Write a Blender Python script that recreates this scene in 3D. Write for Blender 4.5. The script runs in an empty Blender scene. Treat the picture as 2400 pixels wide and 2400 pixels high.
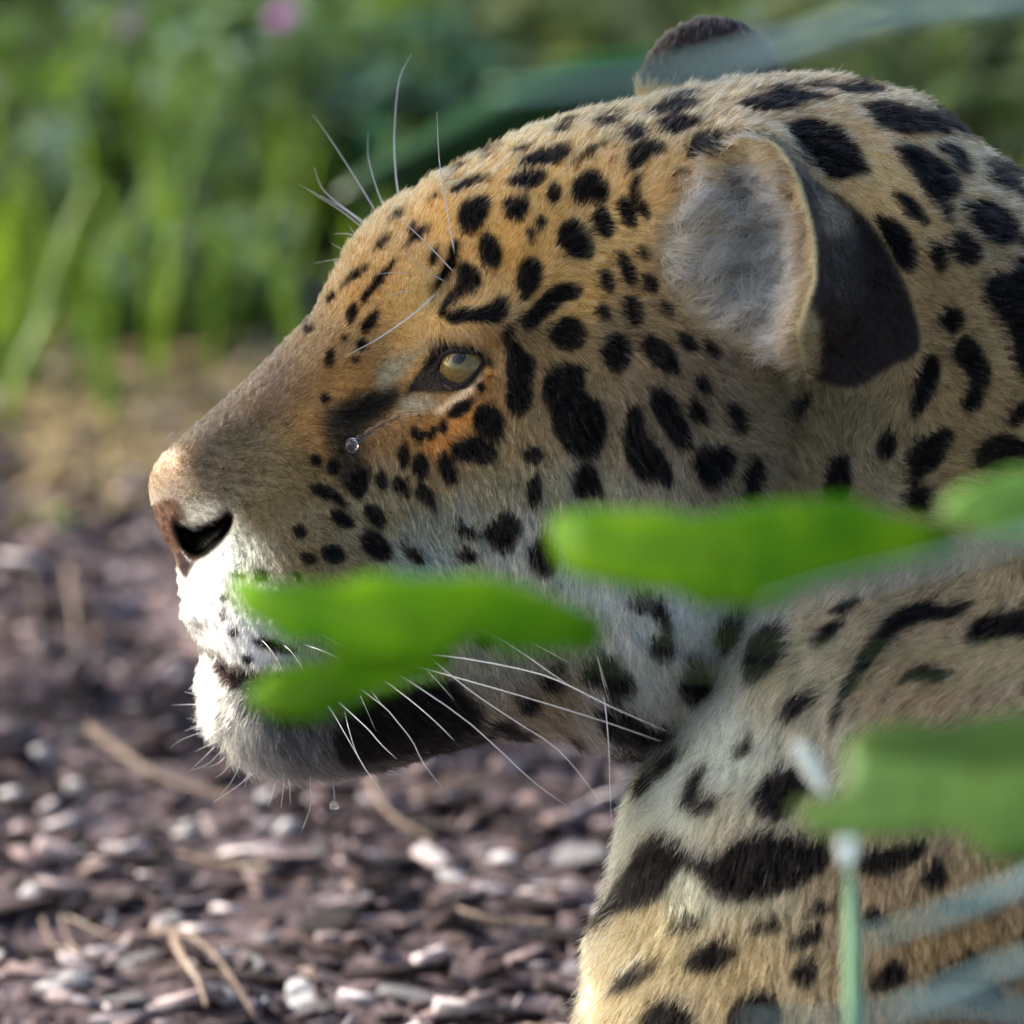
import bpy, bmesh, math, random
import numpy as np
from mathutils import Vector, Matrix
from mathutils.bvhtree import BVHTree
from mathutils.noise import noise as mnoise

# ------------------------------------------------------------------ camera, sky, sun, exposure
TH = math.radians(17.0)                   # the lens looks down by 17 degrees
L = 6.0                                   # metres from lens to the animal's midline
K = 0.40 / 2400.0                         # metres per survey unit on the animal
Z0 = 0.267                                # height of the survey origin above the soil
DV = Vector((0, math.cos(TH), -math.sin(TH)))
UP = Vector((0, math.sin(TH), math.cos(TH)))
T0 = Vector((0, 0, Z0))
scene = bpy.context.scene
COL = scene.collection
cam = bpy.data.cameras.new('camera')
cam.sensor_width = 36.0
cam.lens = 36.0 * (L - 0.05) / 0.40
cam.clip_start = 0.05
cam.clip_end = 500.0
cam.dof.use_dof = True
cam.dof.focus_distance = L - 0.050
cam.dof.aperture_fstop = cam.lens / 82.0
cam.dof.aperture_blades = 9
camo = bpy.data.objects.new('camera', cam)
COL.objects.link(camo)
camo.location = T0 - DV * L
camo.rotation_euler = (math.radians(90) - TH, 0, 0)
scene.camera = camo

SUN = Vector((-0.84, 0.30, 0.45)).normalized()      # towards the sun: left, beyond, fairly low
world = bpy.data.worlds.new('World')
scene.world = world
world.use_nodes = True
wn = world.node_tree.nodes; wl = world.node_tree.links
sky = wn.new('ShaderNodeTexSky')
sky.sky_type = 'NISHITA'
sky.sun_disc = False
sky.sun_elevation = math.asin(SUN.z)
sky.sun_rotation = math.atan2(SUN.x, SUN.y)
sky.dust_density = 3.0
sky.ozone_density = 0.6
wl.new(sky.outputs[0], wn['Background'].inputs[0])
wn['Background'].inputs[1].default_value = 0.15
sl = bpy.data.lights.new('sun', 'SUN')
sl.energy = 4.8
sl.angle = math.radians(0.5)
sl.color = (1.0, 0.93, 0.82)
so = bpy.data.objects.new('sun', sl)
COL.objects.link(so)
so.rotation_euler = SUN.to_track_quat('Z', 'Y').to_euler()
so.location = SUN * 8
scene.view_settings.view_transform = 'Standard'
scene.view_settings.look = 'None'
scene.view_settings.gamma = 1.0
scene.view_settings.exposure = 1.0
scene.cycles.max_bounces = 8
scene.cycles.use_adaptive_sampling = True
scene.cycles.adaptive_threshold = 0.03
scene.cycles.diffuse_bounces = 3
scene.cycles.glossy_bounces = 4
scene.cycles.transmission_bounces = 7
scene.cycles.transparent_max_bounces = 6
scene.cycles.caustics_reflective = False
scene.cycles.caustics_refractive = False
scene.cycles.sample_clamp_indirect = 4.0
scene.cycles_curves.shape = 'RIBBONS'
scene.cycles_curves.subdivisions = 1

RNG = np.random.default_rng(7)
random.seed(11)

def Wp(u, v, w):
    """animal frame (u right, v up, w towards the lens) -> world"""
    return T0 + Vector((u, 0, 0)) + UP * v - DV * w
Mw = np.array([[1, 0, 0], [0, UP.y, UP.z], [0, -DV.y, -DV.z]])        # rows: u, v, w axes
def Wn(a):
    return a @ Mw + np.array(T0)[None, :]
def at(px, py, w):
    """survey point at depth w (a real place: distance and size follow)"""
    s = K * (L - w) / (L - 0.05)
    return Wp((px - 1200) * s, (1200 - py) * s, w)

def tag(o, label=None, cat=None, group=None, kind=None):
    for k, v in (('label', label), ('category', cat), ('group', group), ('kind', kind)):
        if v: o[k] = v
    return o
def link(name, data, parent=None):
    o = bpy.data.objects.new(name, data)
    COL.objects.link(o)
    if parent is not None: o.parent = parent
    return o
def mesh_np(name, V, F, mat=None, smooth=True):
    me = bpy.data.meshes.new(name)
    V = np.asarray(V, np.float32); F = np.asarray(F, np.int32)
    me.vertices.add(len(V)); me.vertices.foreach_set('co', V.ravel())
    n = F.shape[1]
    me.loops.add(F.size); me.loops.foreach_set('vertex_index', F.ravel())
    me.polygons.add(len(F))
    me.polygons.foreach_set('loop_start', np.arange(0, F.size, n, dtype=np.int32))
    me.polygons.foreach_set('loop_total', np.full(len(F), n, np.int32))
    if smooth: me.polygons.foreach_set('use_smooth', np.ones(len(F), bool))
    me.update(calc_edges=True)
    if mat: me.materials.append(mat)
    return me
def mesh_py(name, V, F, mat=None, smooth=True):
    me = bpy.data.meshes.new(name)
    me.from_pydata([tuple(v) for v in V], [], F)
    if smooth:
        for p in me.polygons: p.use_smooth = True
    if mat: me.materials.append(mat)
    return me
def tube(pts, rads, sides=6):
    """tapered tube along points -> verts, faces"""
    V = []; F = []
    n = len(pts)
    ref = Vector((0.3, 0.2, 0.93))
    for i, p in enumerate(pts):
        a = pts[max(i - 1, 0)]; b = pts[min(i + 1, n - 1)]
        t = (b - a).normalized()
        x = t.cross(ref)
        if x.length < 1e-4: x = t.cross(Vector((1, 0, 0)))
        x.normalize(); y = t.cross(x)
        for k in range(sides):
            an = 2 * math.pi * k / sides
            V.append(p + (x * math.cos(an) + y * math.sin(an)) * rads[i])
    for i in range(n - 1):
        for k in range(sides):
            a = i * sides + k; b = i * sides + (k + 1) % sides
            F.append((a, b, b + sides, a + sides))
    F.append(tuple(range(sides - 1, -1, -1)))
    F.append(tuple((n - 1) * sides + k for k in range(sides)))
    return V, F
def spline(pts, n):
    """Catmull-Rom through a list of Vectors"""
    P = [pts[0] * 2 - pts[1]] + list(pts) + [pts[-1] * 2 - pts[-2]]
    out = []
    m = len(pts) - 1
    for i in range(n):
        t = i / (n - 1) * m
        k = min(int(t), m - 1); f = t - k
        a, b, c, d = P[k], P[k + 1], P[k + 2], P[k + 3]
        out.append(0.5 * ((2 * b) + (c - a) * f + (2 * a - 5 * b + 4 * c - d) * f * f + (3 * b - a - 3 * c + d) * f ** 3))
    return out

# ------------------------------------------------------------------ materials
def new_mat(name):
    m = bpy.data.materials.new(name); m.use_nodes = True
    return m, m.node_tree.nodes, m.node_tree.links, m.node_tree.nodes['Principled BSDF']
def noise_mat(name, cols, scale=8.0, rough=0.8, bump=0.0, detail=6.0, spec=0.3, bscale=None):
    m, n, l, b = new_mat(name)
    tc = n.new('ShaderNodeTexCoord')
    oi = n.new('ShaderNodeObjectInfo')
    add = n.new('ShaderNodeVectorMath'); add.operation = 'ADD'
    l.new(tc.outputs['Object'], add.inputs[0])
    mul = n.new('ShaderNodeVectorMath'); mul.operation = 'SCALE'
    cmb = n.new('ShaderNodeCombineXYZ')
    l.new(oi.outputs['Random'], cmb.inputs[0]); l.new(oi.outputs['Random'], cmb.inputs[1])
    l.new(cmb.outputs[0], mul.inputs[0]); mul.inputs['Scale'].default_value = 37.0
    l.new(mul.outputs[0], add.inputs[1])
    nz = n.new('ShaderNodeTexNoise'); nz.inputs['Scale'].default_value = scale; nz.inputs['Detail'].default_value = detail
    l.new(add.outputs[0], nz.inputs['Vector'])
    r = n.new('ShaderNodeValToRGB')
    e = r.color_ramp.elements
    while len(e) < len(cols): e.new(0.5)
    for i, c in enumerate(cols):
        e[i].position = 0.28 + 0.44 * i / max(len(cols) - 1, 1); e[i].color = (*c, 1)
    l.new(nz.outputs[0], r.inputs[0])
    # each individual a little lighter or darker
    hs = n.new('ShaderNodeHueSaturation')
    mr = n.new('ShaderNodeMapRange'); mr.inputs[3].default_value = 0.75; mr.inputs[4].default_value = 1.25
    l.new(oi.outputs['Random'], mr.inputs[0]); l.new(mr.outputs[0], hs.inputs['Value'])
    l.new(r.outputs[0], hs.inputs['Color'])
    l.new(hs.outputs[0], b.inputs['Base Color'])
    b.inputs['Roughness'].default_value = rough
    b.inputs['Specular IOR Level'].default_value = spec
    if bump:
        nb = n.new('ShaderNodeTexNoise'); nb.inputs['Scale'].default_value = bscale or scale * 4; nb.inputs['Detail'].default_value = 8
        l.new(add.outputs[0], nb.inputs['Vector'])
        bp = n.new('ShaderNodeBump'); bp.inputs['Strength'].default_value = bump; bp.inputs['Distance'].default_value = 0.01
        l.new(nb.outputs[0], bp.inputs['Height']); l.new(bp.outputs[0], b.inputs['Normal'])
    return m
def leaf_mat(name, c1, c2, trans=0.45, rough=0.45, scale=25.0, spec=0.4):
    """leaf: noise-tinted, glossy above, lets light through"""
    m = noise_mat(name, [c1, c2], scale=scale, rough=rough, spec=spec)
    n = m.node_tree.nodes; l = m.node_tree.links
    b = n['Principled BSDF']; out = n['Material Output']
    tr = n.new('ShaderNodeBsdfTranslucent')
    src = b.inputs['Base Color'].links[0].from_socket
    hs = n.new('ShaderNodeHueSaturation'); hs.inputs['Hue'].default_value = 0.48; hs.inputs['Saturation'].default_value = 1.1; hs.inputs['Value'].default_value = 1.2
    l.new(src, hs.inputs['Color']); l.new(hs.outputs[0], tr.inputs['Color'])
    mx = n.new('ShaderNodeMixShader'); mx.inputs[0].default_value = trans
    l.new(b.outputs[0], mx.inputs[1]); l.new(tr.outputs[0], mx.inputs[2]); l.new(mx.outputs[0], out.inputs[0])
    return m
def hair_mat(name, colour=None, attr=None, rough=0.45, gain=1.0):
    m, n, l, b = new_mat(name)
    n.remove(b)
    out = n['Material Output']
    h = n.new('ShaderNodeBsdfHairPrincipled')
    h.model = 'CHIANG'; h.parametrization = 'COLOR'
    h.inputs['Roughness'].default_value = rough
    h.inputs['Radial Roughness'].default_value = 0.55
    h.inputs['Coat'].default_value = 0.0
    h.inputs['IOR'].default_value = 1.22
    if attr:
        a = n.new('ShaderNodeAttribute'); a.attribute_name = attr
        hi = n.new('ShaderNodeHairInfo')
        mr = n.new('ShaderNodeMapRange'); mr.inputs[3].default_value = 0.40; mr.inputs[4].default_value = 1.22
        l.new(hi.outputs['Intercept'], mr.inputs[0])
        vm = n.new('ShaderNodeVectorMath'); vm.operation = 'SCALE'
        l.new(a.outputs['Color'], vm.inputs[0]); l.new(mr.outputs[0], vm.inputs['Scale'])
        l.new(vm.outputs[0], h.inputs['Color'])
    else:
        h.inputs['Color'].default_value = (*colour, 1)
    l.new(h.outputs[0], out.inputs[0])
    return m
# ------------------------------------------------------------------ the soil
def fbm(x, y, s, o=4):
    v = 0; a = 1
    for k in range(o):
        v += a * mnoise(Vector((x * s, y * s, 3.7 * k))); a *= 0.5; s *= 2.1
    return v
def gheight(x, y):
    near = 1.0 if (abs(x) < 1.6 and -1.2 < y < 2.6) else 0.0
    return (0.010 * fbm(x, y, 6.0, 3) + 0.004 * fbm(x + 9, y, 45.0, 2)) * near - 0.004
def naxis(a, b, fine, ext):
    core = list(np.arange(a, b + 1e-6, fine))
    lo = []; hi = []; s = fine; p = a; q = b
    while p > -ext:
        s *= 1.5; p -= s; lo.append(p); q += s; hi.append(q)
    return lo[::-1] + core + hi
gxs = naxis(-0.8, 0.8, 0.010, 120.0); gys = naxis(-0.4, 1.5, 0.010, 120.0)
GV = [(x, y, gheight(x, y)) for x in gxs for y in gys]
ny_ = len(gys)
GF = np.array([(i * ny_ + j, (i + 1) * ny_ + j, (i + 1) * ny_ + j + 1, i * ny_ + j + 1) for i in range(len(gxs) - 1) for j in range(ny_ - 1)])
soil = noise_mat('soil', [(0.042, 0.030, 0.032), (0.13, 0.096, 0.102), (0.28, 0.225, 0.24)], scale=30.0, rough=0.95, bump=0.9, detail=10, spec=0.15, bscale=140)
gr = link('ground', mesh_np('ground', GV, GF, soil))
tag(gr, kind='structure')

def on_soil(px, py):
    """where the soil lies under a survey point"""
    w = -0.4
    for _ in range(30):
        s = K * (L - w) / (L - 0.05)
        v = (1200 - py) * s
        w = -(Z0 + v * UP.z) / (-DV.z)
    p = at(px, py, w)
    return p

# --- litter: bark and wood chips by the thousand
def vcol_mat(name, rough=0.9, spec=0.2):
    m, n, l, b = new_mat(name)
    a = n.new('ShaderNodeAttribute'); a.attribute_name = 'tint'
    nz = n.new('ShaderNodeTexNoise'); nz.inputs['Scale'].default_value = 260; nz.inputs['Detail'].default_value = 6
    tc = n.new('ShaderNodeTexCoord'); l.new(tc.outputs['Object'], nz.inputs['Vector'])
    mr = n.new('ShaderNodeMapRange'); mr.inputs[1].default_value = 0.3; mr.inputs[2].default_value = 0.7; mr.inputs[3].default_value = 0.65; mr.inputs[4].default_value = 1.3
    l.new(nz.outputs[0], mr.inputs[0])
    vm = n.new('ShaderNodeVectorMath'); vm.operation = 'SCALE'
    l.new(a.outputs['Color'], vm.inputs[0]); l.new(mr.outputs[0], vm.inputs['Scale']); l.new(vm.outputs[0], b.inputs['Base Color'])
    b.inputs['Roughness'].default_value = rough; b.inputs['Specular IOR Level'].default_value = spec
    return m
chipm = vcol_mat('wood_chip')
g = np.random.default_rng(5)
NC = 14000
cube = np.array([(x, y, z) for x in (-1, 1) for y in (-1, 1) for z in (-1, 1)], float)
cf = np.array([(0, 1, 3, 2), (4, 6, 7, 5), (0, 4, 5, 1), (2, 3, 7, 6), (0, 2, 6, 4), (1, 5, 7, 3)])
cx = g.uniform(-0.75, 0.75, NC); cy = g.uniform(-0.35, 1.12, NC)
ln = np.exp(g.normal(-5.0, 0.55, NC)); wd = np.minimum(ln * g.uniform(0.12, 0.5, NC), 0.004); tk = wd * g.uniform(0.25, 0.6, NC)
rz = g.normal(0, 0.7, NC); tilt = g.normal(0, 0.28, NC)
P = cube[None] * np.stack([ln, wd, tk], 1)[:, None, :]
P[:, 4:, 1] *= g.uniform(0.3, 1.0, (NC, 1)); P[:, :, 2] += g.normal(0, 1, (NC, 8)) * tk[:, None] * 0.35
ct, st = np.cos(tilt)[:, None], np.sin(tilt)[:, None]
x1 = P[..., 0] * ct - P[..., 2] * st; z1 = P[..., 0] * st + P[..., 2] * ct
cr_, sr_ = np.cos(rz)[:, None], np.sin(rz)[:, None]
gz = np.array([gheight(a, b_) for a, b_ in zip(cx, cy)])
V = np.stack([x1 * cr_ - P[..., 1] * sr_ + cx[:, None], x1 * sr_ + P[..., 1] * cr_ + cy[:, None], z1 + (gz + tk * 0.9 + 0.001)[:, None]], -1).reshape(-1, 3)
Fc = (cf[None] + (np.arange(NC) * 8)[:, None, None]).reshape(-1, 4)
me = mesh_np('wood_chips', V, Fc, chipm, smooth=False)
pal = np.array([(0.03, 0.021, 0.022), (0.09, 0.064, 0.066), (0.22, 0.165, 0.168), (0.37, 0.30, 0.31), (0.18, 0.16, 0.185), (0.60, 0.53, 0.54)])
tint = pal[g.choice(6, NC, p=[.27, .27, .20, .11, .09, .06])] * g.uniform(0.8, 1.2, (NC, 1))
a_ = me.attributes.new('tint', 'FLOAT_COLOR', 'POINT')
a_.data.foreach_set('color', np.repeat(np.concatenate([tint, np.ones((NC, 1))], 1), 8, 0).astype(np.float32).ravel())
tag(link('wood_chips', me), 'brown bark and wood chips littering the soil', 'wood chips', kind='stuff')

# --- stones
stone_pale = noise_mat('stone_pale', [(0.48, 0.46, 0.47), (0.68, 0.66, 0.67), (0.80, 0.79, 0.80)], scale=60, rough=0.75, bump=0.5, spec=0.3)
stone_grey = noise_mat('stone_grey', [(0.17, 0.165, 0.175), (0.29, 0.28, 0.29), (0.42, 0.41, 0.42)], scale=60, rough=0.8, bump=0.6, spec=0.25)
stone_dark = noise_mat('stone_dark', [(0.035, 0.03, 0.032), (0.075, 0.066, 0.066)], scale=60, rough=0.85, bump=0.6, spec=0.2)
stone_pink = noise_mat('stone_pink', [(0.36, 0.25, 0.23), (0.52, 0.40, 0.37)], scale=60, rough=0.8, bump=0.5, spec=0.25)
def stone_mesh(seed, mat, ang=0.0):
    bm = bmesh.new(); bmesh.ops.create_icosphere(bm, subdivisions=3, radius=1.0)
    o = Vector((seed * 7.1, seed * 3.3, 0))
    for v in bm.verts:
        d = v.co.normalized()
        k = 1 + 0.38 * mnoise(d * 1.3 + o) + 0.16 * mnoise(d * 3.7 + o)
        if ang: 
            for q in range(5):
                nn = Vector((math.sin(seed * 2.1 + q * 1.9), math.cos(seed * 1.3 + q * 2.3), math.sin(seed + q))).normalized()
                dd = d.dot(nn) * k
                if dd > 0.62: k *= 0.62 / dd
        v.co = d * k
    me = bpy.data.meshes.new('stone'); bm.to_mesh(me); bm.free()
    for p in me.polygons: p.use_smooth = True
    me.materials.append(mat)
    return me
SM = {k: [stone_mesh(i + 10 * j, m, ang=1) for i in range(4)] for j, (k, m) in enumerate((('pale', stone_pale), ('grey', stone_grey), ('dark', stone_dark), ('pink', stone_pink)))}
SLAB = {'pale': 'pale whitish pebble lying among the wood chips', 'grey': 'grey pebble lying among the wood chips', 'dark': 'dark brown clod half sunk among the wood chips', 'pink': 'pinkish pebble lying among the wood chips'}
def stone(kind, p, sx, sy, sz, rot, label=None, group=None, k=None):
    o = link('clod' if kind == 'dark' else 'pebble', SM[kind][random.randrange(4) if k is None else k])
    o.location = (p[0], p[1], gheight(p[0], p[1]) + sz * 0.55)
    o.scale = (sx, sy, sz); o.rotation_euler = (random.uniform(-.25, .25), random.uniform(-.25, .25), rot)
    tag(o, label or 'small ' + SLAB[kind], 'clod' if kind == 'dark' else 'pebble', group or (kind + (' clods' if kind == 'dark' else ' pebbles') + ' strewn on the soil'))
    return o
def sheet(x, y): return (x * 1200 / 1932.0, 1200 + y * 1200 / 1932.0)
taken = []
for kind, x, y, wpx, hpx in (('pale', 160, 955, 110, 60), ('pale', 290, 1020, 130, 50), ('pale', 40, 1080, 120, 60), ('pale', 710, 1200, 120, 80), ('pale', 510, 1295, 110, 60),
      ('pink', 370, 1350, 170, 60), ('pale', 300, 1300, 90, 50), ('grey', 380, 1480, 180, 70), ('grey', 540, 1660, 190, 120), ('pale', 250, 1765, 220, 70), ('grey', 490, 1845, 220, 60), ('pale', 1000, 1870, 60, 90),
      ('grey', 1540, 1830, 230, 120), ('grey', 990, 1640, 170, 160), ('dark', 1250, 1600, 280, 130), ('dark', 1500, 1320, 200, 110), ('dark', 120, 1270, 130, 130), ('pink', 1350, 1415, 140, 70), ('pale', 1340, 1510, 180, 60),
      ('pink', 1500, 1590, 130, 60), ('grey', 1770, 1480, 160, 60), ('pale', 1010, 1060, 130, 80), ('pale', 1080, 1200, 110, 50), ('grey', 1210, 1260, 80, 50), ('pale', 340, 650, 70, 50), ('dark', 560, 1180, 170, 90), ('dark', 1600, 1180, 160, 90),
      ('pale', 0, 1620, 70, 110), ('grey', 640, 1500, 130, 60), ('pale', 1040, 1340, 60, 60), ('pale', 530, 730, 70, 70), ('dark', 60, 60, 160, 70), ('pale', 330, -290, 90, 60), ('pale', 440, -200, 80, 60),
      ('dark', 700, 700, 120, 70), ('dark', 120, 380, 110, 50), ('pink', 480, 80, 90, 40), ('pale', 560, 480, 60, 30), ('grey', 280, 880, 80, 30)):
    p = on_soil(*sheet(x, y)); taken.append(p)
    s = K * 0.621 * 0.55
    sz = max(hpx * s * 0.55, 0.004)
    stone(kind, p, wpx * s, min(wpx, hpx * 2.2) * s * 0.9, sz, random.uniform(-0.4, 0.4), 'large ' + SLAB[kind], 'large ' + kind + ' stones on the soil')
p = on_soil(1356, 2006); stone('grey', p, 0.0155, 0.011, 0.0040, 0.1, 'flat pale grey pebble lying right beside the chest of the jaguar', 'grey pebbles strewn on the soil', 1)
for i in range(95):
    px, py = random.uniform(-150, 2550), random.uniform(1010, 2430)
    p = on_soil(px, py)
    if any((p - t).length < 0.018 for t in taken): continue
    taken.append(p)
    kind = random.choices(['pale', 'grey', 'dark', 'pink'], [.26, .34, .28, .12])[0]
    r = random.uniform(0.003, 0.0085)
    stone(kind, p, r * random.uniform(1.1, 2.0), r, r * random.uniform(.3, .6), random.uniform(0, 6.28))

# --- twigs and dry stalks
twigm = noise_mat('dry_twig', [(0.14, 0.095, 0.07), (0.26, 0.195, 0.155), (0.38, 0.32, 0.27)], scale=50, rough=0.8, bump=0.4)
twigd = noise_mat('dark_twig', [(0.07, 0.048, 0.042), (0.15, 0.11, 0.095)], scale=50, rough=0.9, bump=0.4)
def twig(pts, r, mat, label, group, z=0.006):
    base = pts[0].copy(); base.z = gheight(base.x, base.y)
    Q = []
    for i, q in enumerate(pts):
        Q.append(Vector((q.x - base.x, q.y - base.y, gheight(q.x, q.y) + z - base.z + r)))
    S = spline(Q, 16)
    V, F = tube(S, [r * (1 - 0.6 * i / 15.0) * (1 + 0.15 * math.sin(i * 2.3)) for i in range(16)], 7)
    o = link('twig', mesh_py('twig', V, F, mat)); o.location = base
    tag(o, label, 'twig', group)
for s, r, m, lab in (('580,1560 680,1620 780,1690 860,1800 960,1950', 0.0026, twigm, 'thick pale curved twig lying across the wood chips'),
      ('660,1650 690,1750 750,1830 780,1932', 0.0028, twigm, 'pale twig beside the thick curved twig on the soil'),
      ('160,1540 200,1610 260,1660 350,1700', 0.0014, twigm, 'thin bleached stalk bent like a hook on the soil'),
      ('235,1530 260,1600 310,1660 370,1690', 0.0015, twigm, 'thin bleached stalk crossing the hooked stalk'),
      ('340,880 520,980 700,1050 880,1110', 0.0030, twigm, 'broad straw coloured stick lying behind the chin'),
      ('100,1450 350,1455 620,1450', 0.0009, twigm, 'thin straight straw lying across the soil'),
      ('260,1510 380,1570 460,1610', 0.0009, twigm, 'short thin straw near the hooked stalk'),
      ('1380,980 1420,1100 1500,1200 1640,1260', 0.0021, twigm, 'pale forked looking stick below the jaw'),
      ('1100,1650 1300,1700 1650,1720', 0.0010, twigd, 'long dark thin twig lying on the soil'),
      ('500,1720 640,1740 700,1790', 0.0012, twigd, 'dark thin twig touching the pale twig'),
      ('1100,1080 1400,1040 1932,1050', 0.0022, twigd, 'dark twig lying under the jaw shadow'),
      ('1180,1750 1200,1850 1300,1900', 0.0011, twigd, 'dark curved twig near the angular grey stone'),
      ('260,250 280,400 290,560', 0.0022, twigm, 'upright dry stalk patch on the soil below the nose'),
      ('120,280 150,520 170,640', 0.0018, twigd, 'slim dark stick on the soil below the nose')):
    a = np.array([float(x) for x in s.replace(',', ' ').split()]).reshape(-1, 2)
    twig([on_soil(*sheet(x, y)) for x, y in a], r * 0.8, m, lab, None)
for i in range(110):
    p = on_soil(random.uniform(-100, 2500), random.uniform(1000, 2420))
    an = random.uniform(-0.6, 0.6) + (math.pi if random.random() < .5 else 0); ln = random.uniform(0.02, 0.07)
    c = random.uniform(-0.4, 0.4)
    dk = random.random() < .5
    twig([p + Vector((math.cos(an + c * t) * ln * t, math.sin(an + c * t) * ln * t, 0)) for t in (0, .5, 1)], random.uniform(0.0006, 0.0019), twigd if dk else twigm,
         'thin dark twig scattered on the soil' if dk else 'thin pale straw scattered on the soil', 'dark twigs scattered on the soil' if dk else 'pale straws scattered on the soil')
# ------------------------------------------------------------------ plants beyond the bare soil
def leaf_shape(L_, W_, curl, n=5, fold=0.25):
    """one leaf blade pointing along +x: verts, faces (midrib folded, tip drooping)"""
    V = []; F = []
    for i in range(n + 1):
        t = i / n
        w = W_ * (math.sin(math.pi * min(t * 0.96 + 0.04, 1.0)) ** 0.75) * (1 - 0.35 * t)
        z = -curl * L_ * t * t
        V += [(L_ * t, -w, z + w * fold), (L_ * t, 0, z), (L_ * t, w, z + w * fold)]
    for i in range(n):
        a = 3 * i
        F += [(a, a + 3, a + 4, a + 1), (a + 1, a + 4, a + 5, a + 2)]
    return np.array(V), F
def scatter_leaves(specs, n=3):
    """specs: (pos, azimuth, pitch, roll, length, width, curl) -> joined blades"""
    VV = []; FF = []; k = 0
    for pos, az, pit, roll, ln, wd, curl in specs:
        V, F = leaf_shape(ln, wd, curl, n)
        m = Matrix.Rotation(az, 3, 'Z') @ Matrix.Rotation(-pit, 3, 'Y') @ Matrix.Rotation(roll, 3, 'X')
        V = V @ np.array(m).T + np.array(pos)[None]
        VV.append(V); FF += [tuple(i + k for i in f) for f in F]; k += len(V)
    return np.concatenate(VV), FF
LM = {'deep': leaf_mat('leaf_deep', (0.02, 0.075, 0.03), (0.05, 0.13, 0.06), rough=0.3),
      'bright': leaf_mat('leaf_bright', (0.06, 0.14, 0.018), (0.17, 0.29, 0.045), rough=0.28),
      'mid': leaf_mat('leaf_mid', (0.04, 0.095, 0.02), (0.10, 0.19, 0.045), rough=0.28),
      'dark': leaf_mat('leaf_shaded', (0.010, 0.045, 0.02), (0.025, 0.085, 0.038), trans=0.3),  # leaf colour darkened to stand for shade among the plants
      'olive': leaf_mat('leaf_olive', (0.09, 0.13, 0.045), (0.19, 0.225, 0.095)),
      'silver': leaf_mat('leaf_skylit', (0.17, 0.27, 0.18), (0.42, 0.54, 0.45), rough=0.2)}  # leaf colour paled to stand for bluish sky highlights
stemm = noise_mat('green_stem', [(0.06, 0.10, 0.03), (0.12, 0.16, 0.05)], scale=30, rough=0.6)
def weed_proto(kind, h, nl, seed, ll=(0.02, 0.045)):
    r = random.Random(seed)
    root = bpy.data.objects.new('leafy_weed', None)
    SV = []; SF = []; specs = []
    for s in range(r.randint(4, 7)):
        az = r.uniform(0, 6.28); lean = r.uniform(0.1, 0.7); hh = h * r.uniform(0.6, 1.0)
        P = [Vector((math.cos(az) * lean * hh * t ** 1.5, math.sin(az) * lean * hh * t ** 1.5, hh * t)) for t in (0, .25, .5, .75, 1)]
        V, F = tube(P, [0.0016 * (1 - 0.5 * t) for t in (0, .25, .5, .75, 1)], 5)
        SF += [tuple(i + len(SV) for i in f) for f in F]; SV += V
        for q in range(nl):
            t = r.uniform(0.12, 1.0); k = min(int(t * 4), 3); p = P[k].lerp(P[k + 1], t * 4 - k)
            l_ = r.uniform(*ll) * (1.25 - 0.5 * t)
            specs.append((p, r.uniform(0, 6.28), r.uniform(-0.2, 0.8), r.uniform(-.5, .5), l_, l_ * r.uniform(.22, .34), r.uniform(.1, .5)))
    V, F = scatter_leaves(specs)
    return mesh_py('stem', SV, SF, stemm), mesh_py('foliage', V, F, LM[kind])
PROT = {}
for kind, h, nl in (('bright', 0.11, 9), ('mid', 0.12, 9), ('dark', 0.10, 20), ('olive', 0.13, 9), ('silver', 0.10, 8)):
    PROT[kind] = [weed_proto(kind, h, nl, 31 * i + len(kind), (0.02, 0.045) if kind != 'dark' else (0.025, 0.05)) for i in range(2)]
WLAB = {'bright': 'bright green leafy weed growing behind the bare soil', 'mid': 'mid green leafy weed growing behind the bare soil', 'dark': 'dark green leafy plant growing behind the forehead of the jaguar',
        'olive': 'olive green leafy weed growing behind the bare soil', 'silver': 'pale silvery green leafy weed growing behind the bare soil'}
def weed(kind, x, y, s, rz, edge=False):
    st, fo = random.choice(PROT[kind])
    r = bpy.data.objects.new('leafy_weed', None); COL.objects.link(r)
    r.location = (x, y, gheight(x, y)); r.scale = (s, s, s); r.rotation_euler = (0, 0, rz)
    if edge: tag(r, WLAB[kind].replace('leafy weed', 'low leafy weed').replace('growing behind', 'at the very edge of'), 'weed', kind + ' green weeds at the edge of the soil')
    else: tag(r, WLAB[kind], 'weed', kind + ' green weeds behind the soil')
    link('stem', st, r); f = link('foliage', fo, r); f['kind'] = 'stuff'
def spot_at(px, py, dy=0.0):
    p = on_soil(px, py); return p.x, p.y + dy
random.seed(5)
for i in range(270):
    px = random.uniform(-500, 2900); py = random.uniform(-420, 840)
    x, y = spot_at(px, py)
    if 760 < px < 1300 and 180 < py < 760 and random.random() < 0.7: kind = 'dark'
    elif px < 1000: kind = random.choices(['bright', 'mid', 'silver', 'olive', 'dark'], [.28, .26, .34, .12, 0])[0]
    else: kind = random.choices(['olive', 'mid', 'silver', 'bright'], [.5, .25, .15, .1])[0]
    sc_ = random.uniform(0.65, 1.1)
    if py > 640: sc_ *= 0.6; kind = 'bright' if kind == 'dark' else kind
    weed(kind, x, y, sc_, random.uniform(0, 6.28), py > 640)
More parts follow.
